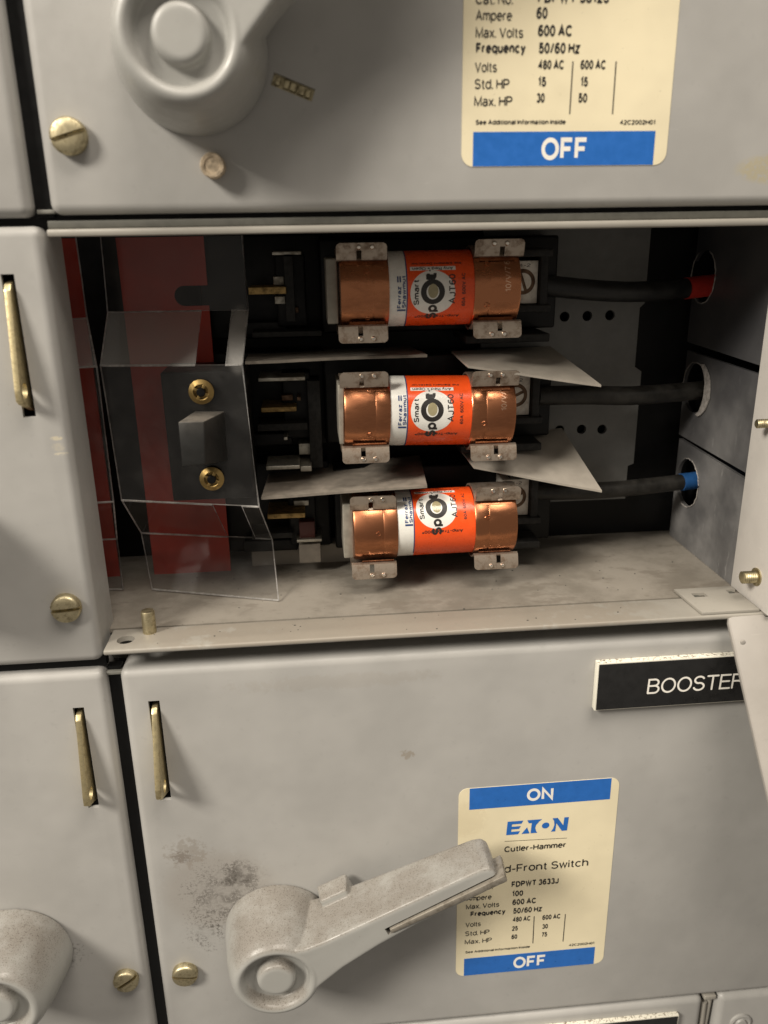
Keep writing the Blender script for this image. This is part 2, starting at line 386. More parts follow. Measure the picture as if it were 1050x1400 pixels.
M['brassdark'] = worn_metal('yellow_zinc_screw', (.58, .51, .33), (.17, .14, .085), .38, .7, sc=520)
M['brassblade'] = worn_metal('brass_blade', (.42, .29, .12), (.13, .09, .045), .5, .7)
M['silver'] = worn_metal('silvered_jaw', (.5, .48, .42), (.2, .17, .12), .45, .5)
M['slide'] = worn_metal('steel_slide', (.34, .31, .26), (.12, .10, .075), .42, .7, .6)
M['nutgold'] = worn_metal('gold_push_nut', (.40, .28, .11), (.16, .10, .04), .42, .5)
M['cream'] = paint('cream_label_paper', base=(.80, .715, .50), rough=.33, speck=.08, smudges=[(52, -214, 12, 12, .16, 500, .5, (.45, .35, .2))])
M['blue'] = plain('label_blue', (.018, .13, .46), .35, var=.06)
M['ink'] = plain('black_ink', (.018, .016, .014), .5)
M['inkgrey'] = plain('grey_ink', (.07, .065, .055), .5)
M['labelwhite'] = plain('label_white', (.82, .79, .72), .4, var=.04)
M['orange'] = plain('fuse_orange', (.80, .085, .012), .30, var=.05)
M['fwhite'] = plain('fuse_white', (.74, .73, .68), .3, var=.04)
M['navy'] = plain('fuse_blue_ink', (.02, .05, .16), .4)
M['window'] = plain('indicator_window', (.33, .29, .17), .12, var=.1)
M['red'] = plain('red_sheet', (.38, .034, .018), .5, var=.15, sc=60)
M['paper'] = plain('grey_fish_paper', (.31, .28, .238), .75, var=.08, sc=160)
M['paper_brown_shade'] = plain('shaded_brown_paper', (.19, .165, .135), .8, var=.22, sc=160)  # darker brown: shade on the left barriers put into the colour; also an insulator
M['cable'] = plain('black_cable', (.012, .012, .012), .4, var=.4, sc=200, spec=.35)
M['cabled'] = plain('dusty_black_cable', (.020, .0185, .016), .45, var=.5, sc=200, spec=.35)
M['redtape'] = plain('red_tape', (.38, .022, .014), .4)
M['bluetape'] = plain('blue_tape', (.02, .09, .26), .4)
M['plateblack'] = plain('engraved_black', (.012, .012, .012), .33)
t = NT('plate_core'); n = t.noise(900, 5, .75); t.set(t.mix(t.math('MULTIPLY', t.ramp(n, .52, .6), upmask(t)), (.78, .75, .64), (.17, .13, .09)), .5); M['platecore'] = t.mat
M['fringe'] = plain('torn_edge', (.30, .28, .26), .7, var=.3, sc=800)
def clear(name, haze, tint, edge=False):
    t = NT(name); tr = t.n('ShaderNodeBsdfTransparent'); tr.inputs[0].default_value = (*tint, 1)
    gl = t.n('ShaderNodeBsdfGlossy'); gl.inputs['Roughness'].default_value = .08
    df = t.n('ShaderNodeBsdfDiffuse'); df.inputs[0].default_value = (.6, .58, .55, 1)
    if edge:
        tl = t.n('ShaderNodeBsdfTranslucent'); tl.inputs[0].default_value = (.9, .9, .9, 1); mx = t.n('ShaderNodeMixShader'); mx.inputs[0].default_value = .6; t.l(df.outputs[0], mx.inputs[1]); t.l(tl.outputs[0], mx.inputs[2]); df = mx
    fr = t.n('ShaderNodeFresnel'); fr.inputs[0].default_value = 1.45
    hz = t.ramp(t.noise(130, 6, .7), .4, .75, haze * .5, haze * 1.6)
    m1 = t.n('ShaderNodeMixShader'); sx_, sz_ = P(327, 463, 42); hz = t.math('ADD', hz, t.math('MULTIPLY', t.spot(sx_, sz_, 5, 12, .5), .22)) if not edge else hz; u_ = t.math('MULTIPLY', upmask(t, .70, .86), .24 if not edge else 0); t.l(t.math('ADD', hz, u_), m1.inputs[0]); t.l(tr.outputs[0], m1.inputs[1]); t.l(df.outputs[0], m1.inputs[2])  # extra haze spot paints the bright reflection on the upper bend's right strip
    m2 = t.n('ShaderNodeMixShader'); g_ = t.n('ShaderNodeNewGeometry'); t.l(t.math('MULTIPLY', fr.outputs[0], t.math('SUBTRACT', 1.0, g_.outputs['Backfacing'])), m2.inputs[0]); t.l(m1.outputs[0], m2.inputs[1]); t.l(gl.outputs[0], m2.inputs[2])
    t.l(m2.outputs[0], t.t.nodes['Material Output'].inputs[0]); t.t.nodes.remove(t.p); return t.mat
M['clear'] = clear('clear_polycarbonate', .02, (.95, .95, .95))
M['clear_edge'] = clear('clear_polycarbonate_cut_edge', .8, (.85, .85, .85), True)

# ------------------------------------------------------------------ the enclosure
FZ = -131.0; YB = 84.0; XW = 159.0
enc = thing('switchboard_enclosure', (40, 40, FZ), 'grey steel switchboard enclosure with an open dusty compartment around three copper fuses', 'enclosure')
mb = MB(); mb.box(-150, XW + 2, 13.7, YB, FZ - 1.5, FZ - .05); mb.build('floor_plate', M['floor'], enc)
# folded lip in front of the floor, with an oval hole at its left end
mb = MB(); mb.box(-73.6, 164, -3, 13, FZ - 1.9, FZ, .7, 3)
lip = mb.build('bottom_lip', M['lip'], enc)
hx, hz_ = P(173, 875, 3)
lx = P(173, 875, 5.5)[0]
mb = MB(); mb.lathe((lx, 4.4, FZ), [(3.0, -6), (3.0, 6)], 24, 'z'); cut(lip, mb)
mb = MB(); mb.box(-150, 164, 14, 15.2, FZ - 12, FZ - 2.2); mb.build('lip_return', M['frame_dark'], enc)
mb = MB(); mb.box(-73.2, 166, -1.2, YB, .9, 3.0, .7, 2); mb.build('top_lip', M['lip'], enc)
mb = MB(); mb.box(-73.5, 190, 2.2, 5.6, 3.1, 5.3, .3); mb.build('cross_bar', M['frame_dark'], enc)
mb = MB(); mb.box(-170, 200, YB + .2, YB + 2, -360, 120); mb.build('rear_wall', M['black'], enc)
# mullions and rails, coloured black to paint in the door gaps' deep shade
mb = MB(); mb.box(-76.9, -71.9, 4.5, 8, 6.3, 110); mb.build('shade_mullion', M['black'], enc)
mb = MB(); mb.box(-74.9, -70.3, 4.5, 8, -360, FZ - 10); mb.build('shade_mullion', M['black'], enc)
mb = MB(); mb.box(-190, 200, 6, 9, 3.4, 8.5); mb.build('shade_rail', M['black'], enc)
mb = MB(); mb.box(-190, -75, 4.5, 8, -140.4, -136.9); mb.build('shade_rail', M['black'], enc)
mb = MB(); mb.box(156, 172, 21, 25, -380, -318); mb.build('shade_mullion', M['black'], enc)
mb = MB(); mb.box(-170, 200, 24.2, 26, -322, -312); mb.build('shade_rail', M['black'], enc)
mb = MB()
mb.box(-76.4, -71.2, 3.4, 9, 7.2, 8.4, .3); mb.build('spacer_tab', M['tab'], enc); mb = MB(); mb.box(-75.2, -69.6, 3.0, 6, -143.6, -142.3, .3)
mb.build('spacer_tab', M['tab'], enc)
# back panel with knock-out holes and a notched right side
mb = MB(); y = YB - 8
x1 = P(888, 340, y)[0]; zb = P(800, 684, y)[1]
pts = [(70, y, 1), (x1, y, 1), (x1, y, -28), (x1 - 2, y, -30), (x1 - 2, y, -54), (x1 + 1, y, -56), (x1 + 1, y, -96), (x1 - 1.5, y, -97), (x1 - 1.5, y, zb), (70, y, zb)]
mb.prism(pts, (0, 2, 0)); bp = mb.build('back_panel', M['steel_back'], enc)
mb = MB()
for px, py in ((729, 435), (772, 433), (803, 432), (834, 431), (765, 588), (795, 587), (823, 587)):
    hx_, hz = P(px, py, y); mb.lathe((hx_, y, hz), [(2.05, -4), (2.05, 4)], 20)
cut(bp, mb)
# right-hand insulating barrier: three leaves divided by slits, each with a cable hole
holes = ((962, 378), (950, 530), (940, 660))
hc = []
for px, py in holes:
    yy = 50.0
    for _ in range(30): yy += (XW - P(px, py, yy)[0]) * .9
    hc.append((yy, P(px, py, yy)[1]))
cuts = [(2.8, 2.8), None]
zs = [(.8, -46.0), (-49.2, -85.6), (-88.0, FZ + .1)]
for i, (zt, zl) in enumerate(zs):
    tilt = (0, 1.2, .3)[i]
    mb = MB(); mb.prism([(XW, 21, zt), (XW, 80 - i, zt - (0, -1, -2)[i]), (XW, 80 - i, zl + (3, 3, 0)[i] * .4), (XW, 21, zl)], (1.4, 0, 0))
    o = mb.build('barrier_leaf', M['barrier'], enc)
    mb = MB(); mb.lathe((XW, hc[i][0], hc[i][1]), [(10.3, -6), (10.3, 6)], 40, 'x'); cut(o, mb)
    mb = MB(); pts = []
    a0, a1 = ((20, 330), (-120, 130), (-30, 200))[i]
    for k in range(41):
        a = math.radians(a0 + (a1 - a0) * k / 40); rr = 10.4 + random.uniform(-.25, .25)
        pts.append((XW - .3, hc[i][0] - rr * math.sin(a), hc[i][1] + rr * math.cos(a)))
    mb.tube(pts, [.12 + random.uniform(0, .2) for _ in pts], 8); mb.build('torn_rim', M['fringe'], o)
    if i == 1:   # a torn flap of backing hangs at the front side of the middle hole
        mb = MB(); q = []
        for k in range(15):
            a = math.radians(25 + 130 * k / 14); q.append((XW - .8, hc[1][0] - 9.8 * math.sin(a) + random.uniform(-.3, .3), hc[1][1] + 11.6 * math.cos(a)))
        for k in range(15):
            a = math.radians(155 - 130 * k / 14); q.append((XW - .8, hc[1][0] - 14.6 * math.sin(a) + random.uniform(-.4, .4), hc[1][1] + 11.8 * math.cos(a)))
        mb.prism(q, (.5, 0, 0)); mb.build('torn_flap', M['fringe'], o)
mb = MB(); mb.box(XW + 8, XW + 10, 10, YB, FZ, 3); mb.build('outer_wall', M['black'], enc)
mb = MB(); mb.box(XW - .6, XW + 4, -6, 20.8, FZ + .1, .7, .5); mb.build('jamb', M['jamb'], enc)
for px, py, r in ((1026, 789, 2.3), (1047, 579, 1.6)):
    yy = 0.0
    for _ in range(30): yy += (XW - 3 - P(px, py, yy)[0]) * .9
    z = P(px, py, yy)[1]
    mb = MB(); prof = [(0, -6.2), (r * .8, -6.1)]
    for k in range(7): prof += [(r, -5.8 + k * .75), (r * .84, -5.45 + k * .75)]
    prof += [(r, -.7)]; mb.lathe((XW - .3, yy, z), prof, 24, 'x'); mb.lathe((XW - .5, yy, z), [(r * 1.45, -.6), (r * 1.45, .2)], 24, 'x')
    mb.build('stud', M['brassdark'], enc)
# hinge plate lying on the lip at the right, two slotted holes
q = []
zt = FZ + .1
def onz(px, py, z):
    z0_, z1_ = P(px, py, 0)[1], P(px, py, 10)[1]; y_ = 10 * (z - z0_) / (z1_ - z0_)
    return (P(px, py, y_)[0], y_, z)
a_, b_ = onz(921, 809, zt), onz(941, 832, zt)
mb = MB(); mb.prism([(a_[0], a_[1], zt), (XW - 1.5, a_[1], zt), (XW - 1.5, -2.2, zt), (a_[0] + 1.3, -2.2, zt)], (0, 0, 1.1), .15)
hp = mb.build('hinge_plate', M['lip'], enc)
for px, py in ((956, 817), (1003, 812)):
    h = onz(px, py, zt)
    mb = MB(); mb.box(h[0] - 2.6, h[0] + 2.6, h[1] - 1.7, h[1] + 1.7, zt - 3, zt + 4); cut(hp, mb)
    mb = MB(); mb.lathe((h[0] - 1, h[1], zt + .1), [(0, .5), (1.2, .5), (1.5, 0)], 16, 'z'); mb.build('plug', M['frame_dark'], hp)
# brass pin standing on the lip
h = onz(205, 864, FZ)
mb = MB(); mb.lathe(h, [(2.35, -.2), (2.35, 7.8), (2.1, 8.3), (0, 8.35)], 28, 'z'); mb.build('pin', M['brassdark'], enc)
# crumbs of dirt on the floor
mb = MB()
for _ in range(70):
    x, yy, r = random.uniform(-65, 150), random.uniform(-1, 60), random.uniform(.12, .42)
    mb.lathe((x, yy, FZ), [(r, -.02), (r * .8, r * .5), (0, r * .7)], 6, 'z', smooth=False)
o = mb.build('dirt_crumbs', M['frame_dark'], enc); o['kind'] = 'stuff'

# ------------------------------------------------------------------ doors
def door(name, label, x0, x1, z0, z1, mat, y0=0.0, slots=(), cat='switch door'):
    root = thing(name, ((x0 + x1) / 2, 10, z0), label, cat, 'grey switch doors of the switchboard')
    mb = MB(); b = bmesh.new(); bmesh.ops.create_cube(b, size=1)
    for v in b.verts: v.co = Vector(((x0 + x1) / 2 + v.co.x * (x1 - x0), y0 + 10 + v.co.y * 20, (z0 + z1) / 2 + v.co.z * (z1 - z0)))
    ed = [e for e in b.edges if sum(v.co.y < y0 + 5 for v in e.verts) == 2] + [e for e in b.edges if sum(v.co.y < y0 + 5 for v in e.verts) == 1]
    bmesh.ops.bevel(b, geom=ed, offset=3.0, segments=5, affect='EDGES', profile=.5)
    mb.bm(b, 0, True); p = mb.build('panel', mat, root)
    mb = MB(); mb.box(x0 + 1.6, x1 - 1.6, y0 + 1.5, y0 + 40, z0 + 1.6, z1 - 1.6); cut(p, mb)
    for (sx0, sx1, sz0, sz1) in slots:
        mb = MB(); mb.box(sx0, sx1, y0 - 10, y0 + 8, sz0, sz1); cut(p, mb)
        mb = MB(); mb.box(sx0 - 4, sx1 + 4, y0 + 12, y0 + 13, sz0 - 4, sz1 + 4); mb.build('slot_backing', M['black'], root)
    return root
def latch(root, xc, zt, zb, out=10.5, lean=0.0):
    L = zt - zb
    prof = [(4, zt - 1.6), (-.4, zt - 2.4), (-1.8, zt - 4.2), (-out, zb + 4 + out * .75), (-out - .1, zb + 1.4 + out * .68), (-out + 1.3, zb + .6 + out * .62), (4, zb + 1.0)]
    mb = MB(); mb.prism([(xc - 1.3, a, b) for a, b in prof], (1.9, 0, 0), .3); o = mb.build('latch_tab', M['brass'], root)
    mb = MB(); mb.lathe((xc, -3.0, zb + 8.4), [(2.3, -4), (2.3, 4)], 20, 'x'); cut(o, mb)
    return o
def screw(root, px, py, ang, r=5.0, h=3.2, name='screw'):
    x, z = P(px, py, -h)
    mb = MB(); mb.lathe((x, 0, z), [(r, .3), (r * 1.0, -h * .62), (r * .95, -h * .82), (r * .84, -h * .94), (r * .5, -h * 1.02), (0, -h * 1.04)], 40)
    o = mb.build(name, M['brassdark'], root)
    mb = MB(); mb.box(x - r * 1.2, x + r * 1.2, -h * 2, -h * .35, z - .62, z + .62, rot=((x, 0, z), -math.radians(ang), 'Y')); cut(o, mb)
    return o
def handle(root, cx, cz, ang, mat, y0=0.0):
    h = thing_part('handle', root, (cx, 0, cz))
    T = 26.5
    mb = MB()
    mb.lathe((cx, 0, cz), [(20.6, -.2), (20.5, -2), (20.0, -6), (18.6, -16), (17.2, -22), (16.2, -24.6), (15.2, -26.0), (14.0, -T), (12.9, -26.2), (12.1, -25.2), (11.7, -23.5), (11.3, -22.0), (7.5, -21.8), (7.0, -24.6), (6.6, -25.4), (5.6, -25.9), (0, -25.9)], 72)
    hubm = mb
    ca, sa = math.cos(math.radians(ang)), math.sin(math.radians(ang))
    def L(u, v, y): return (cx + u * ca - v * sa, y, cz + u * sa + v * ca)
    mb = MB()
    out = [(9.5, 11.0), (12.5, 9.4), (16, 8.3), (24, 7.7), (86, 7.9), (89.2, 6.9), (90.4, 4.6), (90.0, -.6), (87.8, -2.4), (56, -2.9), (40, -4.4), (24, -7.0), (15, -9.6), (9.0, -11.4)] + [(14.2 * math.cos(q_), 14.2 * math.sin(q_)) for q_ in (-.75, -.4, 0, .4, .72)]
    b = bmesh.new()
    def rear(u): return -3 - 7 * min(1, max(0, (u - 15) / 60))
    fr = [b.verts.new(L(u, v, -T + .25)) for u, v in out]; bk = [b.verts.new(L(u, v, rear(u))) for u, v in out]
    n = len(out); b.faces.new(fr); b.faces.new(bk[::-1])
    for i in range(n): b.faces.new((fr[i], bk[i], bk[(i + 1) % n], fr[(i + 1) % n]))
    bmesh.ops.recalc_face_normals(b, faces=b.faces[:])
    bmesh.ops.bevel(b, geom=[e for e in b.edges if (e.verts[0] in fr) == (e.verts[1] in fr)], offset=1.3, segments=4, affect='EDGES', profile=.5)
    mb.bm(b, 0, True)
    # stop block on the rear of the arm, and a small cast pip
    mb.hexa([L(22.5, 4, -2), L(35.5, 4, -2), L(35.5, 11.4, -2), L(22.5, 11.4, -2)], [L(23.5, 4, -10), L(34.8, 4, -10), L(34.8, 10.6, -10), L(23.5, 10.6, -10)], .8)
    mb.v, mb.f, mb.m, mb.sm = hubm.v + mb.v, hubm.f + [tuple(i + len(hubm.v) for i in f) for f in mb.f], hubm.m + mb.m, hubm.sm + mb.sm
    arm = mb.build('casting', mat, h); remesh(arm, .42)
    mb = MB(); mb.hexa([L(45, -1.4, -20), L(95, -1.0, -20), L(95, 3.4, -20), L(45, 1.8, -20)], [L(45, -1.4, -40), L(95, -1.0, -40), L(95, 3.4, -40), L(45, 1.8, -40)]); cut(arm, mb)
    mb = MB(); mb.hexa([L(46, -1.0, -21), L(93.6, -.6, -17), L(93.6, 2.3, -17), L(46, 1.0, -21)], [L(46.5, -1.0, -26.9), L(92.8, -.6, -27.6), L(92.8, 2.3, -27.6), L(46.5, 1.0, -26.9)], .6)
    mb.build('padlock_slide', M['slide'], h)
    return h
def remesh(o, vox):
    m = o.modifiers.new('r', 'REMESH'); m.mode = 'VOXEL'; m.voxel_size = vox * MM; m.use_smooth_shade = True
    m = o.modifiers.new('s', 'SMOOTH'); m.factor = .5; m.iterations = 6
    bpy.context.view_layer.update()
    me = bpy.data.meshes.new_from_object(o.evaluated_get(bpy.context.evaluated_depsgraph_get())); old = o.data; mats = list(old.materials)
    o.modifiers.clear(); o.data = me; bpy.data.meshes.remove(old)
    if not me.materials:
        for q in mats: me.materials.append(q)
    for p in me.polygons: p.use_smooth = True
def thing_part(name, root, loc):
    o = bpy.data.objects.new(name, None); COL.objects.link(o); o.empty_display_size = .01; o['_w'] = tuple(loc)
    o.parent = root; o.location = (Vector(loc) - Vector(root['_w'])) * MM; return o

dA = door('switch_unit', 'grey switch door above the open fuse compartment with its OFF label showing', -71.8, 240, 6.8, 130, M['paint_upper'], slots=[])
dB = door('switch_unit', 'narrow strip of a grey door at the upper left edge', -200, -77, 6.2, 130, M['paint'])
dC = door('switch_unit', 'grey door left of the open compartment with one brass latch and a chipped edge', -180, -75, -136.8, 3.9, M['paint_left'], slots=[(-88.1, -84.3, -51.3, -9.1)])
dD = door('switch_unit', 'grey door at the lower left with a half visible round handle', -200, -75, -330, -140.5, M['paint_lowleft'], slots=[(-87.3, -83.5, -195.8, -153.9)])
dE = door('switch_unit', 'large grey door below the compartment with long lever handle and black nameplate', -70.2, 240, -317.3, -140.5, M['paint_lower'], slots=[(-61.5, -57.6, -194.8, -153.1)])
dF = door('switch_unit', 'grey door along the bottom edge with only its top strip showing', -70, 159.5, -400, -318.3, M['paint'])
dG = door('switch_unit', 'small grey corner of a door at the lower right with a round painted screw', 166.6, 240, -400, -318.6, M['paint'])
latch(dC, -86.0, -9.3, -51.0, 6.5); latch(dD, -85.2, -154, -195.6, 7); latch(dE, -59.2, -153.2, -194.6, 10.5)
screw(dA, 91, 185, 16, 5.0, 3.4); screw(dC, 88, 835, 3, 4.9, 3.2); screw(dD, 171, 1346, 33, 4.9, 3.0); screw(dE, 252, 1338, -8, 5.0, 3.2)
handle(dE, -22.2, -257.6, 25, M['handle']); handle(dA, -28.0, 47.6, 33, M['handle_up'])
x, z = P(-8, 1382, -26); handle(dD, x, z, 158, M['handle']); handle(dC, -126, -88, 150, M['handle_up'])
# painted-over rivet on the upper door, indicator slot beside its handle
x, z = P(290, 226, -5); mb = MB(); mb.lathe((x, 0, z), [(3.4, .2), (3.4, -4.6), (3.1, -5.1), (2.3, -5.0), (2.0, -4.7), (0, -4.6)], 28); mb.build('rivet', plain('rusty_rivet', (.46, .37, .26), .5, .3, .35, 700), dA)
p0, p1 = P(374, 108), P(427, 130)
ang = math.atan2(p1[1] - p0[1], p1[0] - p0[0]); cx, cz = (p0[0] + p1[0]) / 2, (p0[1] + p1[1]) / 2
mb = MB(); mb.box(cx - 6, cx + 6, -3, 5, cz - 1.7, cz + 1.7, rot=((cx, 0, cz), -ang, 'Y')); cut([c for c in dA.children if c.name.startswith('panel')][0], mb)
mb = MB(); mb.box(cx - 6.4, cx + 6.4, 2.2, 2.8, cz - 2, cz + 2, rot=((cx, 0, cz), -ang, 'Y'))
ca, sa = math.cos(ang), math.sin(ang)
for k in range(5):
    u = -4.6 + k * 2.3 + random.uniform(-.3, .3); w_ = random.uniform(.6, 1.05); mb.box(cx + u * ca - w_, cx + u * ca + w_, random.uniform(.2, 1.2), 2.4, cz + u * sa - 1.0, cz + u * sa + 1.2, .2, rot=((cx + u * ca, 0, cz + u * sa), -ang, 'Y'))
mb.build('indicator', M['brassdark'], dA)
x, z = P(1012, 1397); mb = MB(); mb.lathe((x, 0, z), [(5, .2), (4.8, -.8), (4, -1.1), (3.4, -.7), (2.6, -.7), (2.2, -1.5), (0, -1.7)], 32); mb.build('screw', M['paint'], dG)
mb = MB(); mb.box(160.3, 165.8, 1.0, 6, -321.2, -318.9, .5); mb.tube([(161.4, 3, -324), (161.6, 3, -345)], 1.3, 14); mb.tube([(164.4, 4, -322.5), (163.6, 4, -345)], 1.2, 14)
mb.build('spacer_clip', M['lip'], enc)

# ------------------------------------------------------------------ rating labels
def wtext(mb, body, px, py, h, pxe=None, bold=0.0, y=-.24, mi=0, align='L'):
    x, z = P(px, py); w = (P(pxe, py)[0] - x) if pxe else None
    put_text(mb, body, x, z, h, w, y=y, bold=bold, mi=mi, align=align)
def rating_label(root, x0, x1, z0, z1, rows, lines, off, on=None):
    mb = MB(); mb.prism([(a, .05, b) for a, b in rrect(x0, x1, z0, z1, 3.6)], (0, -.2, 0)); lb = mb.build('rating_label', M['cream'], root)
    (bx0, bz0, bx1, bz1) = off
    mb = MB(); mb.box(bx0, bx1, -.19, 0, bz0, bz1); mb.build('off_band', M['blue'], lb)
    mb = MB(); put_text(mb, 'OFF', (bx0 + bx1) / 2 - .2, (bz0 + bz1) / 2 - 3.1, 6.1, 13.4, bold=.014, align='C'); mb.build('off_lettering', M['labelwhite'], lb)
    if on:
        (bx0, bz0, bx1, bz1) = on
        mb = MB(); mb.box(bx0, bx1, -.19, 0, bz0, bz1); mb.build('on_band', M['blue'], lb)
        mb = MB(); put_text(mb, 'ON', (bx0 + bx1) / 2 - .2, (bz0 + bz1) / 2 - 2.9, 5.7, 10.4, bold=.014, align='C'); mb.build('on_lettering', M['labelwhite'], lb)
    mb = MB()
    for r in rows: wtext(mb, *r[:4], pxe=r[4] if len(r) > 4 else None, bold=r[5] if len(r) > 5 else 0.0)
    for (a, b, c_, d_, w) in lines:
        p, q = P(a, b), P(c_, d_); n = Vector((q[1] - p[1], -(q[0] - p[0]))).normalized() * w
        mb.add([(p[0] - n.x, -.24, p[1] - n.y), (p[0] + n.x, -.24, p[1] + n.y), (q[0] + n.x, -.24, q[1] + n.y), (q[0] - n.x, -.24, q[1] - n.y)], [(0, 1, 2, 3)])
    mb.build('lettering', M['ink'], lb)
    return lb
B_ = .018
rowsU = [('Cat. No.', 650, 6, 2.6, 701), ('FDPWT 3612J', 735, 4, 2.8, 832, B_), ('Ampere', 650, 28.5, 2.6, 700), ('60', 733, 26, 2.9, 748, B_), ('Max. Volts', 650, 52, 2.6, 715), ('600 AC', 735, 50, 2.9, 781, B_),
         ('Frequency', 650.5, 73, 2.6, 718, .022), ('50/60 Hz', 736, 73.5, 2.8, 793, B_), ('Volts', 649, 99, 2.6, 679), ('480 AC', 735.5, 95, 2.4, 770, B_), ('600 AC', 793, 95, 2.4, 827, B_),
         ('Std. HP', 648.5, 122, 2.6, 696), ('15', 735, 118.5, 2.5, 746, B_), ('15', 793, 118.5, 2.5, 803, B_), ('Max. HP', 648, 145.5, 2.6, 700), ('30', 733, 140.5, 2.5, 744, B_), ('50', 790, 140.5, 2.5, 802, B_),
         ('See Additional Information Inside', 650, 170.5, 1.25, 773, .012), ('42C2002H01', 847, 170.5, 1.25, 895, .008)]
linU = [(783, 84, 778.5, 156, .16), (842, 84, 837, 156, .16)]
o0 = P(646, 228); o1 = P(896, 179)
rating_label(dA, 46.8, 108.6, 18.4, 108, rowsU, linU, (o0[0], 18.5, o1[0], o1[1]))
def c4(X, Y): return 600 + X * .25714, 1050 + Y * .25714
rowsL = []
for t_, X, Y, h, Xe, b in [('Cutler-Hammer', 347, 446, 2.5, 670, .008), ('Dead-Front Switch', 222, 566, 3.4, 788, 0), ('Cat. No.', 148, 652, 2.2, 285, 0), ('FDPWT 3633J', 386, 632, 2.6, 634, .018), ('Ampere', 146, 706, 2.2, 280, 0), ('100', 388, 681, 2.5, 447, .018),
        ('Max. Volts', 144, 750, 2.2, 320, 0), ('600 AC', 390, 727, 2.6, 514, .018), ('Frequency', 168, 788, 2.3, 352, .022), ('50/60 Hz', 394, 773, 2.6, 548, .018), ('Volts', 141, 845, 2.2, 222, 0), ('480 AC', 392, 817, 2.3, 484, .018), ('600 AC', 549, 806, 2.3, 643, .018),
        ('Std. HP', 139, 892, 2.2, 268, 0), ('25', 388, 864, 2.2, 418, .018), ('30', 548, 853, 2.2, 578, .018), ('Max. HP', 137, 936, 2.2, 280, 0), ('60', 385, 908, 2.2, 415, .018), ('75', 545, 896, 2.2, 574, .018),
        ('See Additional Information Inside', 140, 984, 1.1, 482, .012), ('42C2002H01', 690, 946, 1.15, 823, .008)]:
    a, b2 = c4(X, Y); e, _ = c4(Xe, Y); rowsL.append((t_, a, b2, h * 1.1, e, b))
linL = [(*c4(506, 786), *c4(499, 930), .17), (*c4(672, 775), *c4(659, 920), .17), (*c4(349, 388), *c4(680, 370), .09)]
q0 = P(634, 1332); q1 = P(812, 1295); n0 = P(641.5, 1105); n1 = P(836, 1065)
lb = rating_label(dE, 49.1, 112.0, -292.6, -199.4, rowsL, linL, (q0[0], -292.5, q1[0] + .4, q1[1] + .3), (n0[0], -209.2, n1[0], -199.5))
# EATON logo, drawn as slanted blocks
a, b2 = P(*c4(357, 355)); e, tp = P(*c4(684, 270)); u = (e - a) / 33.0; hgt = 6.3
def lg(pts): return [(a + (x + y * .06) * u, b2 + y / 9.0 * hgt) for x, y in pts]
mb = MB()
for pts in ([(0, 0), (6.4, 0), (7.3, 2.0), (2.5, 2.0), (2.5, 3.6), (6.6, 3.6), (7.4, 5.4), (2.5, 5.4), (2.5, 7.0), (7.6, 7.0), (8.4, 9), (0, 9)],
            [(8.3, 0), (12.6, 0), (11.6, 2.4), (10.9, 4.2), (9.6, 2.2)],
            [(10.6, 9), (18.6, 9), (16.9, 7.4), (16.9, 7.2), (15.6, 5.2), (15.4, 3.4), (16.0, 1.2), (16.8, 0), (13.2, 0), (13.2, 6.9), (11.6, 6.9)],
            [(24.2, 0), (26.6, 0), (26.6, 5.6), (30.2, 0), (33, 0), (33, 9), (30.6, 9), (30.6, 3.6), (27.0, 9), (24.2, 9), (25.2, 7.2), (25.7, 4.6), (25.2, 1.8)]):
    flat(mb, lg(pts), -.24)
flat(mb, lg([(20.9 + 2.0 * math.cos(k * PI / 10), 4.5 + 2.0 * math.sin(k * PI / 10)) for k in range(20)]), -.24)
mb.build('logo', M['blue'], lb)

# engraved nameplates
def nameplate(root, x0, x1, z0, z1, txt=None, y=-3.0):
    mb = MB(); mb.box(x0, x1, y + .35, -.02, z0, z1, .15); o = mb.build('nameplate', M['platecore'], root)
    mb = MB(); mb.box(x0 + .55, x1 - .55, y, y + .36, z0 + .45, z1 - .5, .12); mb.build('face', M['plateblack'], o)
    if txt:
        mb = MB(); put_text(mb, txt[0], txt[1], txt[2], txt[3], txt[4], y=y - .02, bold=-.006, slant=.03, round_end=True); mb.build('lettering', M['labelwhite'], o)
x, z = P(884, 949, -3); xe = P(1016, 939, -3)[0]
nameplate(dE, 98.7, 190, -167.3, -147.6, ('BOOSTER', x, z, 6.3, xe - x))
x0, zt = P(722, 1400, -2.5); x1, z1 = P(929, 1389, -2.5)
nameplate(dF, x0 - 30, x1, z1 - 20, z1, None, -2.5)

# ------------------------------------------------------------------ opened cover, lower right
c0 = (144.6, -4.0, -131.6)
ex, ez = P(1055, 1112, -38)
root = thing('open_cover', (170, -4, FZ), 'tan grey cover flap hanging open in front of the BOOSTER nameplate at the right edge', 'cover')
dn = Vector((ex - c0[0], -34, ez - c0[2])); dn2 = dn * 2.2
mb = MB(); b0 = Vector(c0)
pts = [b0 + Vector((2.2, 0, .4)), b0 + Vector((13.5, 0, .6)), b0 + Vector((14.5, -.2, -.4)), b0 + Vector((90, -.2, -.4)), b0 + Vector((90, 0, 0)) + dn2, b0 + dn2, b0 + dn.normalized() * 2.0, b0 + Vector((.7, 0, -.1))]
nrm = dn.cross(Vector((1, 0, 0))).normalized(); nrm = nrm if nrm.y > 0 else -nrm
pts = [p - nrm * (p - b0).dot(nrm) for p in pts]
mb.prism(pts, nrm * 1.6, .35); mb.build('panel', M['cover'], root)
mb = MB(); ss = b0 + Vector((3.6, 0, 0)) + dn.normalized() * 9 - nrm * .1
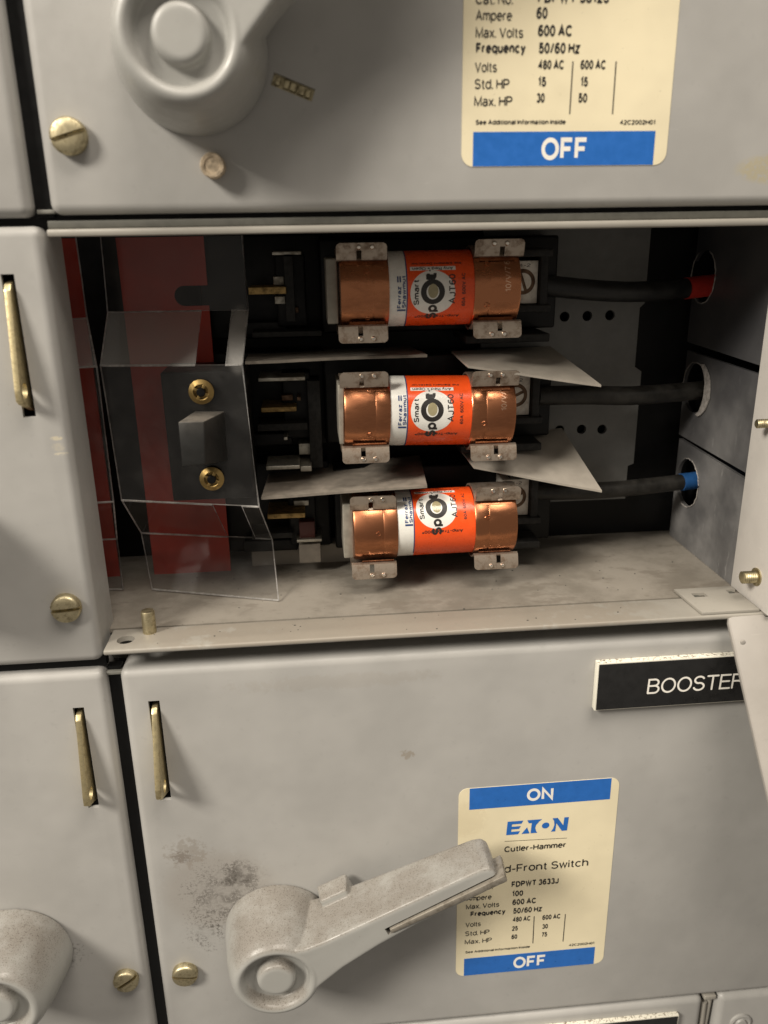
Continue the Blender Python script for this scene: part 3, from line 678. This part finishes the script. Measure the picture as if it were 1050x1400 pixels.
ss = Vector(ss); mb.lathe(ss, [(1.0, .4), (.8, -.3), (0, -.5)], 14); mb.build('weld_spot', M['cover'], root)

# ------------------------------------------------------------------ fuses
RF, RS = 13.3, 12.75
def fuse_parts(root):
    w = Vector(root['_w'])
    def at(x, y=0, z=0): return (w[0] + x, w[1] + y, w[2] + z)
    for sgn, (a, b) in ((1, (0, 16.7)), (-1, (45.7, 62))):
        mb = MB(); f = b - a
        if sgn > 0: prof = [(0, a), (RF - 1.2, a), (RF - .35, a + .25), (RF, a + 1.0), (RF, a + 10.8), (RF - .18, a + 11.3), (RF, a + 11.8), (RF, b - .5), (RF - .25, b - .08), (RS - .4, b)]
        else: prof = [(RS - .4, a), (RF - .25, a + .08), (RF, a + .5), (RF, a + 5), (RF - .18, a + 5.4), (RF, a + 5.8), (RF, b - 1.0), (RF - .35, b - .25), (RF - 1.2, b), (0, b)]
        mb.lathe(at(0), prof, 72, 'x'); o = mb.build('ferrule', M['copper'], root)
        mb = MB(); fx = 9.2 if sgn > 0 else 50.2
        for th in ((35, -38) if sgn > 0 else (42, -20)):
            t = math.radians(th); c_ = Vector(at(fx, -RF * math.cos(t), RF * math.sin(t))); nn = Vector((0, -math.cos(t), math.sin(t)))
            q = [c_ + (Vector((1, 0, 0)) * math.cos(k * PI / 8) + nn.cross(Vector((1, 0, 0))) * math.sin(k * PI / 8)) * .75 for k in range(17)]
            mb.tube(q, .28, 6, cap=False)
        mb.build('crimp', M['copper'], o)
        if sgn < 0:
            mb = MB(); wrap(mb, at, '10/V/7 60 07/31', 58.2, 0, 2.0, 20, RF + .03, rot=90); mb.build('embossing', worn_metal('copper_embossed', (.85, .55, .38), (.5, .25, .12), .2, .3), o)
    mb = MB(); mb.lathe(at(0), [(RS, 16.4), (RS, 22.8)], 72, 'x'); mb.build('white_band', M['fwhite'], root)
    mb = MB(); mb.lathe(at(0), [(RS, 22.8), (RS, 45.9)], 72, 'x'); sl = mb.build('sleeve', M['orange'], root)
    mb = MB(); disc(mb, at, 31.4, 0, 7.7, RS + .03); strip(mb, at, 23.9, 39.4, 34.5, 41, RS + .03); mb.build('white_disc', M['fwhite'], sl)
    RL = RS + .06
    mb = MB(); ring(mb, at, 31.4, .4, 2.2, 2.5, 4.1, 4.2, RL)
    wrap(mb, at, 'Sp', 33.0, -10.2, 3.8, 6.2, RL, bold=.022); wrap(mb, at, 't', 32.8, 3.5, 4.3, 3.2, RL, bold=.022)
    wrap(mb, at, 'Smart', 26.7, .2, 1.9, 8.4, RL, bold=.012, align='C'); wrap(mb, at, 'AJT60', 39.2, 1.2, 2.25, 10.0, RL, bold=.006, align='C')
    wrap(mb, at, '60A  600V AC', 42.6, .9, 1.2, 11.2, RL, bold=.008, align='C'); wrap(mb, at, '\u00ae', 31.5, 7.3, 1.2, None, RL)
    wrap(mb, at, 'Any Red = Open', 38.6, 40.2 / 57.3 * RS, 1.15, 14.0, RL, rot=180, bold=.008); wrap(mb, at, 'Amp-Trap 2000\u00ae', 41, -37 / 57.3 * RS, 1.2, 15.5, RL, rot=180, bold=.008)
    wrap(mb, at, 'Ind. Element Detector', 41.5, 48.5 / 57.3 * RS, .9, 17.0, RL, rot=180, bold=.008)
    mb.build('lettering', M['ink'], sl)
    mb = MB(); strip(mb, at, 22.4, 22.8, -88, 88, RS + .05); wrap(mb, at, 'Ferraz', 20.6, -5.0, 1.35, 7.6, RL, bold=.014); wrap(mb, at, 'Shawmut', 22.2, -5.0, 1.3, 10.9, RL, bold=.014)
    strip(mb, at, 19.3, 22.2, -27.5, -24.5, RL)
    for q in (19.3, 20.1): strip(mb, at, q, q + .5, 17, 26, RL)
    mb.build('maker_lettering', M['navy'], sl)
    mb = MB(); disc(mb, at, 31.5, .7, 1.75, RS + .09, sz=1.35); mb.build('indicator_window', M['window'], sl)
def wrap(mb, at, body, x, s, h, width, r, rot=90, bold=0.0, align='L'):
    """text laid round the sleeve; x mm along the fuse, s arc mm up from the front line"""
    vs, fs = text(body, bold); w = max(v[0] for v in vs); sx = width / w if width else h
    off = sx * w / 2 if align == 'C' else 0
    out = []
    for a, b, l in vs:
        u, v = a * sx - off, b * h
        X, Sx = (x - v, s + u) if rot == 90 else (x - u, s - v)
        t = Sx / r; r2 = r + l * .015; out.append(at(X, -r2 * math.cos(t), r2 * math.sin(t)))
    mb.add(out, fs)
def disc(mb, at, x, s, rad, r, sz=1.0, n=40):
    vs = [at(x, -r * math.cos(s / r), r * math.sin(s / r))]; fs = []
    K = 8
    for j in range(1, K + 1):
        for k in range(n):
            a = 2 * PI * k / n; t = (s + rad * j / K * sz * math.sin(a)) / r; vs.append(at(x + rad * j / K * math.cos(a), -r * math.cos(t), r * math.sin(t)))
    for k in range(n): fs.append((0, 1 + k, 1 + (k + 1) % n))
    for j in range(K - 1):
        for k in range(n): fs.append((1 + j * n + k, 1 + (j + 1) * n + k, 1 + (j + 1) * n + (k + 1) % n, 1 + j * n + (k + 1) % n))
    mb.add(vs, fs)
def ring(mb, at, x, s, ax, as_, bx, bs, r, n=48):
    vs = []; fs = []
    for k in range(n):
        a = 2 * PI * k / n
        for p, q in ((ax, as_), (bx, bs)):
            t = (s + q * math.sin(a)) / r; vs.append(at(x + p * math.cos(a), -r * math.cos(t), r * math.sin(t)))
    for k in range(n): k2 = (k + 1) % n; fs.append((2 * k, 2 * k + 1, 2 * k2 + 1, 2 * k2))
    mb.add(vs, fs)
def strip(mb, at, x0, x1, t0, t1, r, n=72):
    vs = []; fs = []
    for k in range(n + 1):
        t = math.radians(t0 + (t1 - t0) * k / n)
        for x in (x0, x1): vs.append(at(x, -r * math.cos(t), r * math.sin(t)))
    for k in range(n): fs.append((2 * k, 2 * k + 1, 2 * k + 3, 2 * k + 2))
    mb.add(vs, fs)
def tree(o, parent=None):
    c = o.copy(); COL.objects.link(c); c.parent = parent
    for ch in o.children: tree(ch, c)
    return c
fa = [(463, 397, 703, 391), (468, 562, 694, 560), (481, 718, 698, 707)]
FY = 40.0
FC = []
for a in fa:
    p, q = P(a[0], a[1], FY), P(a[2], a[3], FY); FC.append((p[0], FY, p[1], math.atan2(q[1] - p[1], 62)))
flab = ['orange and copper cartridge fuse in the top row, nearest the upper lip', 'orange and copper cartridge fuse in the middle row, between two grey paper barriers', 'orange and copper cartridge fuse in the bottom row, its white spot turned upward']
f0 = thing('cartridge_fuse', FC[0][:3], flab[0], 'fuse', 'copper capped cartridge fuses'); fuse_parts(f0)
for i in range(3):
    f = f0 if i == 0 else tree(f0)
    f['label'] = flab[i]; f['group'] = 'copper capped cartridge fuses'; f['category'] = 'fuse'
    f.location = Vector(FC[i][:3]) * MM
    f.rotation_euler = (math.radians((4, -10, -41)[i]), -FC[i][3], 0)

# ------------------------------------------------------------------ fuse holders
def clip(root, xc, zc, flip=1, y0=FY, wdt=17.0):
    """spring clip: two jaws round the ferrule ending in outward tabs"""
    c = thing_part('spring_clip', root, (xc, y0 + 12, zc))
    for sg in (1, -1):
        prof = [(19.0, sg * 1.0), (15.5, sg * 5.5)]
        for k in range(10):
            t = math.radians(140 - 10 * k); prof.append((-math.cos(t) * 13.7, sg * 13.7 * math.sin(t)))
        prof += [(-10.2, sg * 10.9), (-10.9, sg * 12.6), (-11.25, sg * 14.0), (-11.4, sg * 15.2), (-11.5, sg * 15.9), (-11.5, sg * 16.4)]
        # sheet of four columns; the middle one is left out over the slot
        P2 = []
        for i_ in range(len(prof) - 1):
            P2.append(prof[i_])
        P2.append(prof[-1])
        sl_ = -.9 if flip > 0 else .9
        b = bmesh.new(); rows = []
        for (pa, pb) in P2:
            ww = wdt / 2 - (1.2 if abs(pb) > 16.3 else .35 if abs(pb) > 15.8 else 0)
            rows.append([b.verts.new((xc + q_, y0 + pa, zc + pb)) for q_ in (-ww, sl_ - .85, sl_ + .85, ww)])
        for i_ in range(len(P2) - 1):
            for k_ in range(3):
                if k_ == 1 and 10.8 <= abs(P2[i_][1]) < 13.9 and P2[i_][0] < -9: continue
                b.faces.new((rows[i_][k_], rows[i_][k_ + 1], rows[i_ + 1][k_ + 1], rows[i_ + 1][k_]))
        bmesh.ops.recalc_face_normals(b, faces=b.faces[:])
        g_ = b.faces[:]; b.normal_update()
        sgn_ = 1 if sum(f.normal.z * sg for f in g_ if abs(f.calc_center_median().z - zc) > 12 and f.calc_center_median().y > y0 - 6) > 0 else -1
        if sgn_ < 0: bmesh.ops.reverse_faces(b, faces=g_)
        bmesh.ops.solidify(b, geom=b.faces[:], thickness=-.7)
        mb = MB(); mb.bm(b, 0, True)
        j = mb.build('jaw', M['tin'], c)
        mb = MB(); lv = []; lf = []
        for k_ in range(7):
            t = math.radians(43 + 3.4 * k_)
            for x_ in (xc - 5.6 + flip, xc + 6.6 + flip): lv.append((x_, y0 - (RF + .45) * math.cos(t), zc + sg * (RF + .45) * math.sin(t)))
        for k_ in range(6): lf.append((2 * k_, 2 * k_ + 1, 2 * k_ + 3, 2 * k_ + 2))
        b = bmesh.new(); vv = [b.verts.new(q_) for q_ in lv]
        for q_ in lf: b.faces.new([vv[z_] for z_ in q_])
        bmesh.ops.solidify(b, geom=b.faces[:], thickness=.35); mb.bm(b, 0, True); mb.build('reflection_lip', M['copper'], j)  # copper strip paints the ferrule's reflection on the jaw's inner face
        mb = MB()
        for dx in ((-.9, 3.5) if flip > 0 else (-2.0, 2.4)):
            mb.lathe((xc + dx, y0 - 11.3, zc + sg * 15.0), [(1.0, .6), (.9, -.3), (.55, -.7), (0, -.8)], 16)
        mb.build('rivet', M['solder'], j)
    return c
hlab = ['black fuse holder with tinned clips carrying the top fuse', 'black fuse holder with tinned clips carrying the middle fuse', 'black fuse holder with tinned clips carrying the bottom fuse']
for i in range(3):
    fx, _, fz, an = FC[i]
    root = thing('fuse_holder', (fx + 31, 75, fz), hlab[i], 'fuse holder', 'fuse holders of the open switch')
    mb = MB(); mb.box(fx - 6, fx + 84, 59.4, 75, fz - 17, fz + 17, 1); mb.build('base', M['black'], root)
    clip(root, fx + 7.6, fz - (.6 if i < 2 else 1.5)); clip(root, fx + 54.4, fz + 31 * an * 1.6 - .3, -1)
    mb = MB(); xl = fx + (-4.4, -1.6, -3.6)[i]; mb.box(xl, xl + 3.8, 33, 57, fz - 10.8, fz + 10.8, .4); mb.box(xl + 3.8, xl + 5.0, 38, 57, fz - 9, fz + 10.2, .2); mb.build('terminal_post', M['post'], root)
    # lug with its clamp screw
    px, py = ((717, 386), (707, 541), (706, 680))[i]
    ly = 49.0; lx, lz = P(px, py, ly)
    mb = MB(); mb.box(lx - 6, lx + 5.0, ly, ly + 14, lz - 7.6, lz + 7.6, .3); lug = mb.build('lug', M['alu'], root)
    mb = MB(); mb.lathe((lx - .6, ly, lz + .2), [(4.6, -3), (4.6, 8)], 32); cut(lug, mb)
    mb = MB(); mb.lathe((lx - .6, ly, lz + .2), [(4.55, -.1), (4.55, .7), (3.9, .2), (3.9, 3)], 32); mb.build('bore_rim', M['dkmetal'], lug)
    mb = MB(); mb.lathe((lx - .6, ly + 2, lz + .2), [(0, -2.4), (3.1, -2.2), (3.5, -1.6), (3.5, 5)], 32); s_ = mb.build('screw', M['alu'], lug)
    mb = MB(); mb.box(lx - 6, lx + 5, ly - 4, ly + .9, lz - .4, lz + .8, rot=((lx - .6, ly, lz + .2), math.radians((70, -25, -30)[i]), 'Y')); cut(s_, mb)
    mb = MB(); put_text(mb, '14-2', lx - 3.4, lz + 5.4, 1.2, 5.4, y=ly - .03); mb.build('lettering', M['inkgrey'], lug)
    mb = MB(); mb.box(lx + 5.2, lx + 8.4, ly - 2, 75, lz - 11, lz + 11, .6)
    for dz in (9.0, -10.5): mb.box(lx - 4, lx + 9.6, ly - 3, 70, lz + dz, lz + dz + 2.6, .5)
    mb.box(lx - 22, lx + 10, 47, 74, lz - 21.5, lz - 18.5, .5)
    mb.build('lug_shroud', M['black_dusty'], root)

# ------------------------------------------------------------------ cables
clab = ['black cable with a red tape band, entering the top hole in the right wall', 'plain black cable without any tape, entering the middle hole in the right wall', 'black cable with a blue tape band, entering the lowest hole in the right wall']
cpx = [[(735, 389), (790, 395), (850, 399), (910, 397), (965, 391)], [(735, 541), (800, 540), (860, 541), (920, 537), (985, 531)], [(728, 672), (780, 672), (840, 669), (890, 664), (965, 655)]]
for i in range(3):
    ys = [56, 57, 59, 62, 66]
    p = [Vector(P3(a, b, y_)) for (a, b), y_ in zip(cpx[i], ys)]
    pts = []
    for k in range(len(p) - 1):
        a0, a1, a2, a3 = p[max(k - 1, 0)], p[k], p[k + 1], p[min(k + 2, len(p) - 1)]
        for j in range(8):
            u = j / 8; pts.append(.5 * ((2 * a1) + (a2 - a0) * u + (2 * a0 - 5 * a1 + 4 * a2 - a3) * u * u + (3 * a1 - a0 - 3 * a2 + a3) * u ** 3))
    pts.append(p[-1]); pts.append(p[-1] + Vector((9, 1, .6)))
    root = thing('cable', pts[len(pts) // 2], clab[i], 'cable', 'black supply cables at the right')
    r = (3.9, 3.8, 3.4)[i]
    mb = MB(); mb.tube(pts, r, 24); mb.build('insulation', M['cable' if i == 0 else 'cabled'], root)
    if i != 1:
        (x0, x1) = ((937, 984), (930, 958))[0 if i == 0 else 1]
        sel = [q for q in pts if P(x0, 0, q.y)[0] is not None]
        def pxof(q):
            v = [sum(R[a_][k] * (q.x, q.y + DC, q.z)[k] for k in range(3)) for a_ in range(3)]; return 525 + F * v[0] / v[2]
        seg = []
        for k in range(len(pts) - 1):
            for j in range(6):
                q = pts[k].lerp(pts[k + 1], j / 6)
                if x0 <= pxof(q) <= x1: seg.append(q)
        mb = MB(); mb.tube(seg, r + .3, 24); mb.build('tape', M['redtape' if i == 0 else 'bluetape'], root)

# ------------------------------------------------------------------ grey paper phase barriers
def sheet(name, label, pts, th=.9, mat='paper'):
    mb = MB(); b = bmesh.new(); vs = [b.verts.new(p) for p in pts]; f = b.faces.new(vs)
    bmesh.ops.triangulate(b, faces=[f]); bmesh.ops.subdivide_edges(b, edges=b.edges[:], cuts=5, use_grid_fill=True)
    for v in b.verts: v.co.z += .1 * math.sin(v.co.x * .12) + .06 * math.sin(v.co.y * .2 + v.co.x * .07)
    r = bmesh.ops.extrude_face_region(b, geom=b.faces[:]); bmesh.ops.translate(b, vec=(0, 0, -th), verts=[g for g in r['geom'] if isinstance(g, bmesh.types.BMVert)])
    bmesh.ops.recalc_face_normals(b, faces=b.faces[:]); mb.bm(b, 0, True)
    return tag(mb.build(name, M[mat], None), label, 'barrier', 'grey paper barriers between the fuse rows')
sheet('paper_barrier', 'grey paper barrier seen edge on, between the top and middle fuses on the left', [P3(335, 494, 36), P3(584, 484, 36), P3(560, 473, 72), P3(340, 482, 72)], 1.0, 'paper_brown_shade')
sheet('paper_barrier', 'grey paper barrier with painted-in shade on the left, above the bottom fuse', [P3(357, 680, 30), P3(584, 664, 26), P3(574, 622, 74), P3(370, 640, 74)], .8, 'paper_brown_shade')
sheet('paper_barrier', 'pointed grey paper barrier right of the middle fuse, running above its cable', [P3(640, 500, 30), P3(822, 526, 26), P3(752, 473, 66), P3(617, 480, 60)], .8)
sheet('paper_barrier', 'pointed grey paper barrier on the right, directly above the lowest cable', [P3(648, 638, 37), P3(823, 671, 30), P3(768, 585, 70), P3(622, 606, 66)], .8)

# ------------------------------------------------------------------ clear shields with the red sheets behind them
YR = 62.0
xr = [P(x, y_, YR)[0] for x, y_ in ((272, 330), (289, 493), (313, 690), (321, 798))]
xl = P(185, 560, YR)[0]
zb = P(270, 800, YR)[1]; zn0 = P(237, 391, YR); zn1 = P(237, 419, YR)
mb = MB(); rr = (zn0[1] - zn1[1]) / 2; zc = (zn0[1] + zn1[1]) / 2; xe = sum(xr) / 4
pts = [(xl, YR, zb + 1.5), (xl + 1.5, YR, zb), (xe - 1.5, YR, zb), (xe, YR, zb + 1.5), (xe, YR, zc - rr)]
for k in range(13): t_ = math.radians(270 - 15 * k); pts.append((zn0[0] + rr + rr * math.cos(t_), YR, zc + rr * math.sin(t_)))
pts += [(xe, YR, zc + rr), (xe, YR, .5), (xl, YR, .5)]
mb.prism(pts, (0, 1.2, 0)); tag(mb.build('red_backing_sheet', M['red'], None), 'red insulating sheet behind the large clear shield, notched at its right side', 'insulating sheet', 'red sheets behind the clear shields')
x2 = P(118, 436, YR)[0]
mb = MB(); mb.box(-140, x2, YR, YR + 1.2, zb, .5); tag(mb.build('red_backing_sheet', M['red'], None), 'dark red sheet showing as a narrow strip beside the left door', 'insulating sheet', 'red sheets behind the clear shields')

def shield(label, left, right, windows, top=True):
    """bent clear sheet; left/right: pixel outline down the sheet at the fold heights"""
    ysd = [54, 54, 29, 29, 54, 54]
    root = thing('clear_shield', (P(*left[0], 54)[0], 54, left and P(*left[5], 54)[1]), label, 'shield', 'clear plastic arc shields')
    mb = MB(); th = 1.2
    Lp = [P3(*p, y_) for p, y_ in zip(left, ysd)]; Rp = [P3(*p, y_) for p, y_ in zip(right, ysd)]
    for Q, p in ((Lp, left[5]), (Rp, right[5])):      # the lowest flap rests its edge on the floor
        k0, k1 = P(*p, 0)[1], P(*p, 54)[1]
        if k1 < FZ + .6: Q[5] = P3(*p, 54 * (FZ + .6 - k0) / (k1 - k0))
    # straight, level folds: average the two ends' height
    def lerp(a, b, t_): return tuple(a[k] + (b[k] - a[k]) * t_ for k in range(3))
    def panel(a, b, c_, d_, nr):
        off = tuple(nr[k] * th for k in range(3)); q = [a, b, c_, d_]; q2 = [tuple(p[k] + off[k] for k in range(3)) for p in q]
        mb.add(q + q2, [(0, 1, 2, 3), (7, 6, 5, 4)], 0); mb.add(q + q2, [(0, 4, 5, 1), (1, 5, 6, 2), (2, 6, 7, 3), (3, 7, 4, 0)], 1)
    for s_ in range(5):
        a, b, c_, d_ = Lp[s_], Rp[s_], Rp[s_ + 1], Lp[s_ + 1]
        if s_ in windows:
            t0, t1 = windows[s_]
            panel(a, lerp(a, b, t0), lerp(d_, c_, t0), d_, (0, 1, 0)); panel(lerp(a, b, t1), b, c_, lerp(d_, c_, t1), (0, 1, 0))
        else: panel(a, b, c_, d_, (0, 1, 0))
    mb.tube([Vector(p) for p in Rp], .30, 8, 1); mb.tube([Vector(p) for p in Lp], .16, 8, 1); mb.tube([Vector(Lp[5]), Vector(lerp(Lp[5], Rp[5], .5)), Vector(Rp[5])], .2, 8, 1)
    sh = mb.build('sheet', [M['clear'], M['clear_edge']], root)
    for s_ in (1, 2, 3, 4):
        spans = [(0, 1)]
        if s_ in (1, 2) and 1 in windows: spans = [(0, windows[1][0]), (windows[1][1], 1)]
        if s_ in (3, 4) and 3 in windows: spans = [(0, windows[3][0]), (windows[3][1], 1)]
        for t0, t1 in spans:
            a, b = Vector(lerp(Lp[s_], Rp[s_], t0)), Vector(lerp(Lp[s_], Rp[s_], t1)); mb = MB(); mb.tube([a, a.lerp(b, .5), b], .38 if s_ in (2, 3) else .3, 8); mb.build('fold', M['clear_edge'], root)
    return root
Lw = [(137, 322), (147, 427), (137, 500), (166, 684), (193, 729), (208, 806)]
Rw = [(331, 322), (339, 424), (331, 499), (354, 693), (372, 737), (381, 821)]
sd = shield('large clear plastic shield with two gold push nuts, bent in steps beside the fuses', Lw, Rw, {1: (.665, .88), 3: (.655, .87)})
L2 = [(20, 322), (30, 440), (14, 507), (40, 693), (70, 741), (80, 806)]
R2 = [(103, 322), (119, 435), (132, 501), (155, 686), (160, 737), (168, 806)]
shield('narrow visible strip of a clear shield beside the left door, before dark red', L2, R2, {})
# mounting block with push nuts and actuator peg
x0, z0 = P(240, 683, 33); x1, z1 = P(336, 505, 33)
x0b = P(232, 510, 33)[0]
mb = MB(); mb.box(x0 - .5, x1, 31, 54, z0, z1, .6); mb.box(x1 - 22, x1 - 2, 54, 72, z0 + 4, z1 - 4); mb.build('mounting_block', M['black'], sd)
mb = MB(); fy = 29.6
mb.hexa([P3(266, 562, 30), P3(308, 562, 30), P3(313, 630, 30), P3(272, 632, 30)], [P3(243, 577, 14), P3(279, 576, 14), P3(281, 635, 14), P3(249, 638, 14)], .5)
mb.build('peg', paint('dusty_black_peg', base=(.012, .012, .011), dust=.85, rough=.5, speck=.2), sd)
for px, py in ((275, 536), (289.5, 655)):
    x, z = P(px, py, 27.5); mb = MB(); mb.lathe((x, 27.9, z), [(2.5, .3), (4.2, .5), (4.35, .1), (4.3, -.2), (2.75, -1.0), (2.5, -.8), (2.5, .3)], 36)
    nut = mb.build('push_nut', M['nutgold'], sd)
    mb = MB()
    for k in range(4):
        a_ = k * PI / 2 + .5; mb.box(x - .5, x + .5, 26.9, 27.7, z + 1.3, z + 2.8, .15, rot=((x, 27, z), a_, 'Y'))
    mb.build('tooth', M['nutgold'], nut)
    mb = MB(); mb.lathe((x, 27.5, z), [(1.55, 4), (1.55, -.9), (1.2, -1.3), (0, -1.4)], 20); mb.build('stud', M['black'], nut)

# ------------------------------------------------------------------ switch poles between shield and fuses
plab = ['black switch pole with brass blade, left of the top fuse', 'black switch pole with silvered jaws, left of the middle fuse', 'black switch pole with brass blade, left of the bottom fuse']
plist = [[('blade', 'brassblade', 340, 391, 392, 403, 48), ('jaw', 'silver', 374, 388, 378, 390, 56), ('jaw', 'silver', 376, 390, 405, 416, 56), ('jaw', 'silver', 372, 412, 344, 349, 52), ('link', 'black_dusty', 392, 400, 350, 440, 50), ('link', 'black_dusty', 345, 440, 452, 462, 50), ('spring_post', 'dkmetal', 402, 408, 420, 428, 54)],
         [('jaw', 'silver', 353, 417, 515, 522, 48), ('blade', 'brassblade', 357, 405, 556, 564, 50), ('jaw', 'silver', 364, 410, 636, 643, 46), ('jaw', 'silver', 411, 426, 637, 645, 48), ('jaw', 'silver', 409, 425, 606, 622, 58), ('link', 'black_dusty', 352, 420, 578, 590, 52), ('link', 'black_dusty', 425, 437, 520, 640, 54), ('spring_post', 'silver', 388, 393, 598, 602, 50), ('spring_post', 'dkmetal', 406, 411, 543, 548, 50), ('jaw', 'dkmetal', 385, 400, 540, 548, 54)],
         [('blade', 'brassblade', 366, 417, 701, 710, 48), ('jaw', 'silver', 402, 422, 684, 692, 56), ('jaw', 'silver', 406, 440, 737, 742, 52), ('insulator', 'redbrown', 410, 430, 713, 736, 54), ('insulator', 'paper_brown_shade', 410, 438, 744, 770, 53), ('link', 'black_dusty', 345, 400, 728, 738, 54)]]
for i in range(3):
    fz = FC[i][2]
    root = thing('switch_pole', (-10, 74, fz), plab[i], 'switch pole', 'switch poles beside the fuses')
    mb = MB(); mb.box(-40, 6, 66, 78, fz - 19, fz + 19, 1)
    xb0 = P(378, 400, 60)[0]; mb.box(xb0, xb0 + 11, 58, 68, fz - 14, fz + 12, .8); mb.box(-30, -8, 60, 67, fz - 17, fz - 12, .6)
    mb.build('body', M['black'], root)
    for nm, mat, a, b, c_, d_, y_ in plist[i]:
        p, q = P(a, d_, y_), P(b, c_, y_); mb = MB(); mb.box(p[0], q[0], y_, y_ + 16, p[1], max(q[1], p[1] + 1.2), .25); mb.build(nm, M[mat], root)
mb = MB(); x0, z0 = P(345, 775, 66); x1, z1 = P(480, 742, 66); mb.box(x0, x1, 66, 74, z0, z1, .4); tag(mb.build('terminal_strip', M['paper'], None), 'dusty grey strip on the floor left of the bottom fuse', 'strip')
for o in bpy.data.objects:
    if '_w' in o: del o['_w']
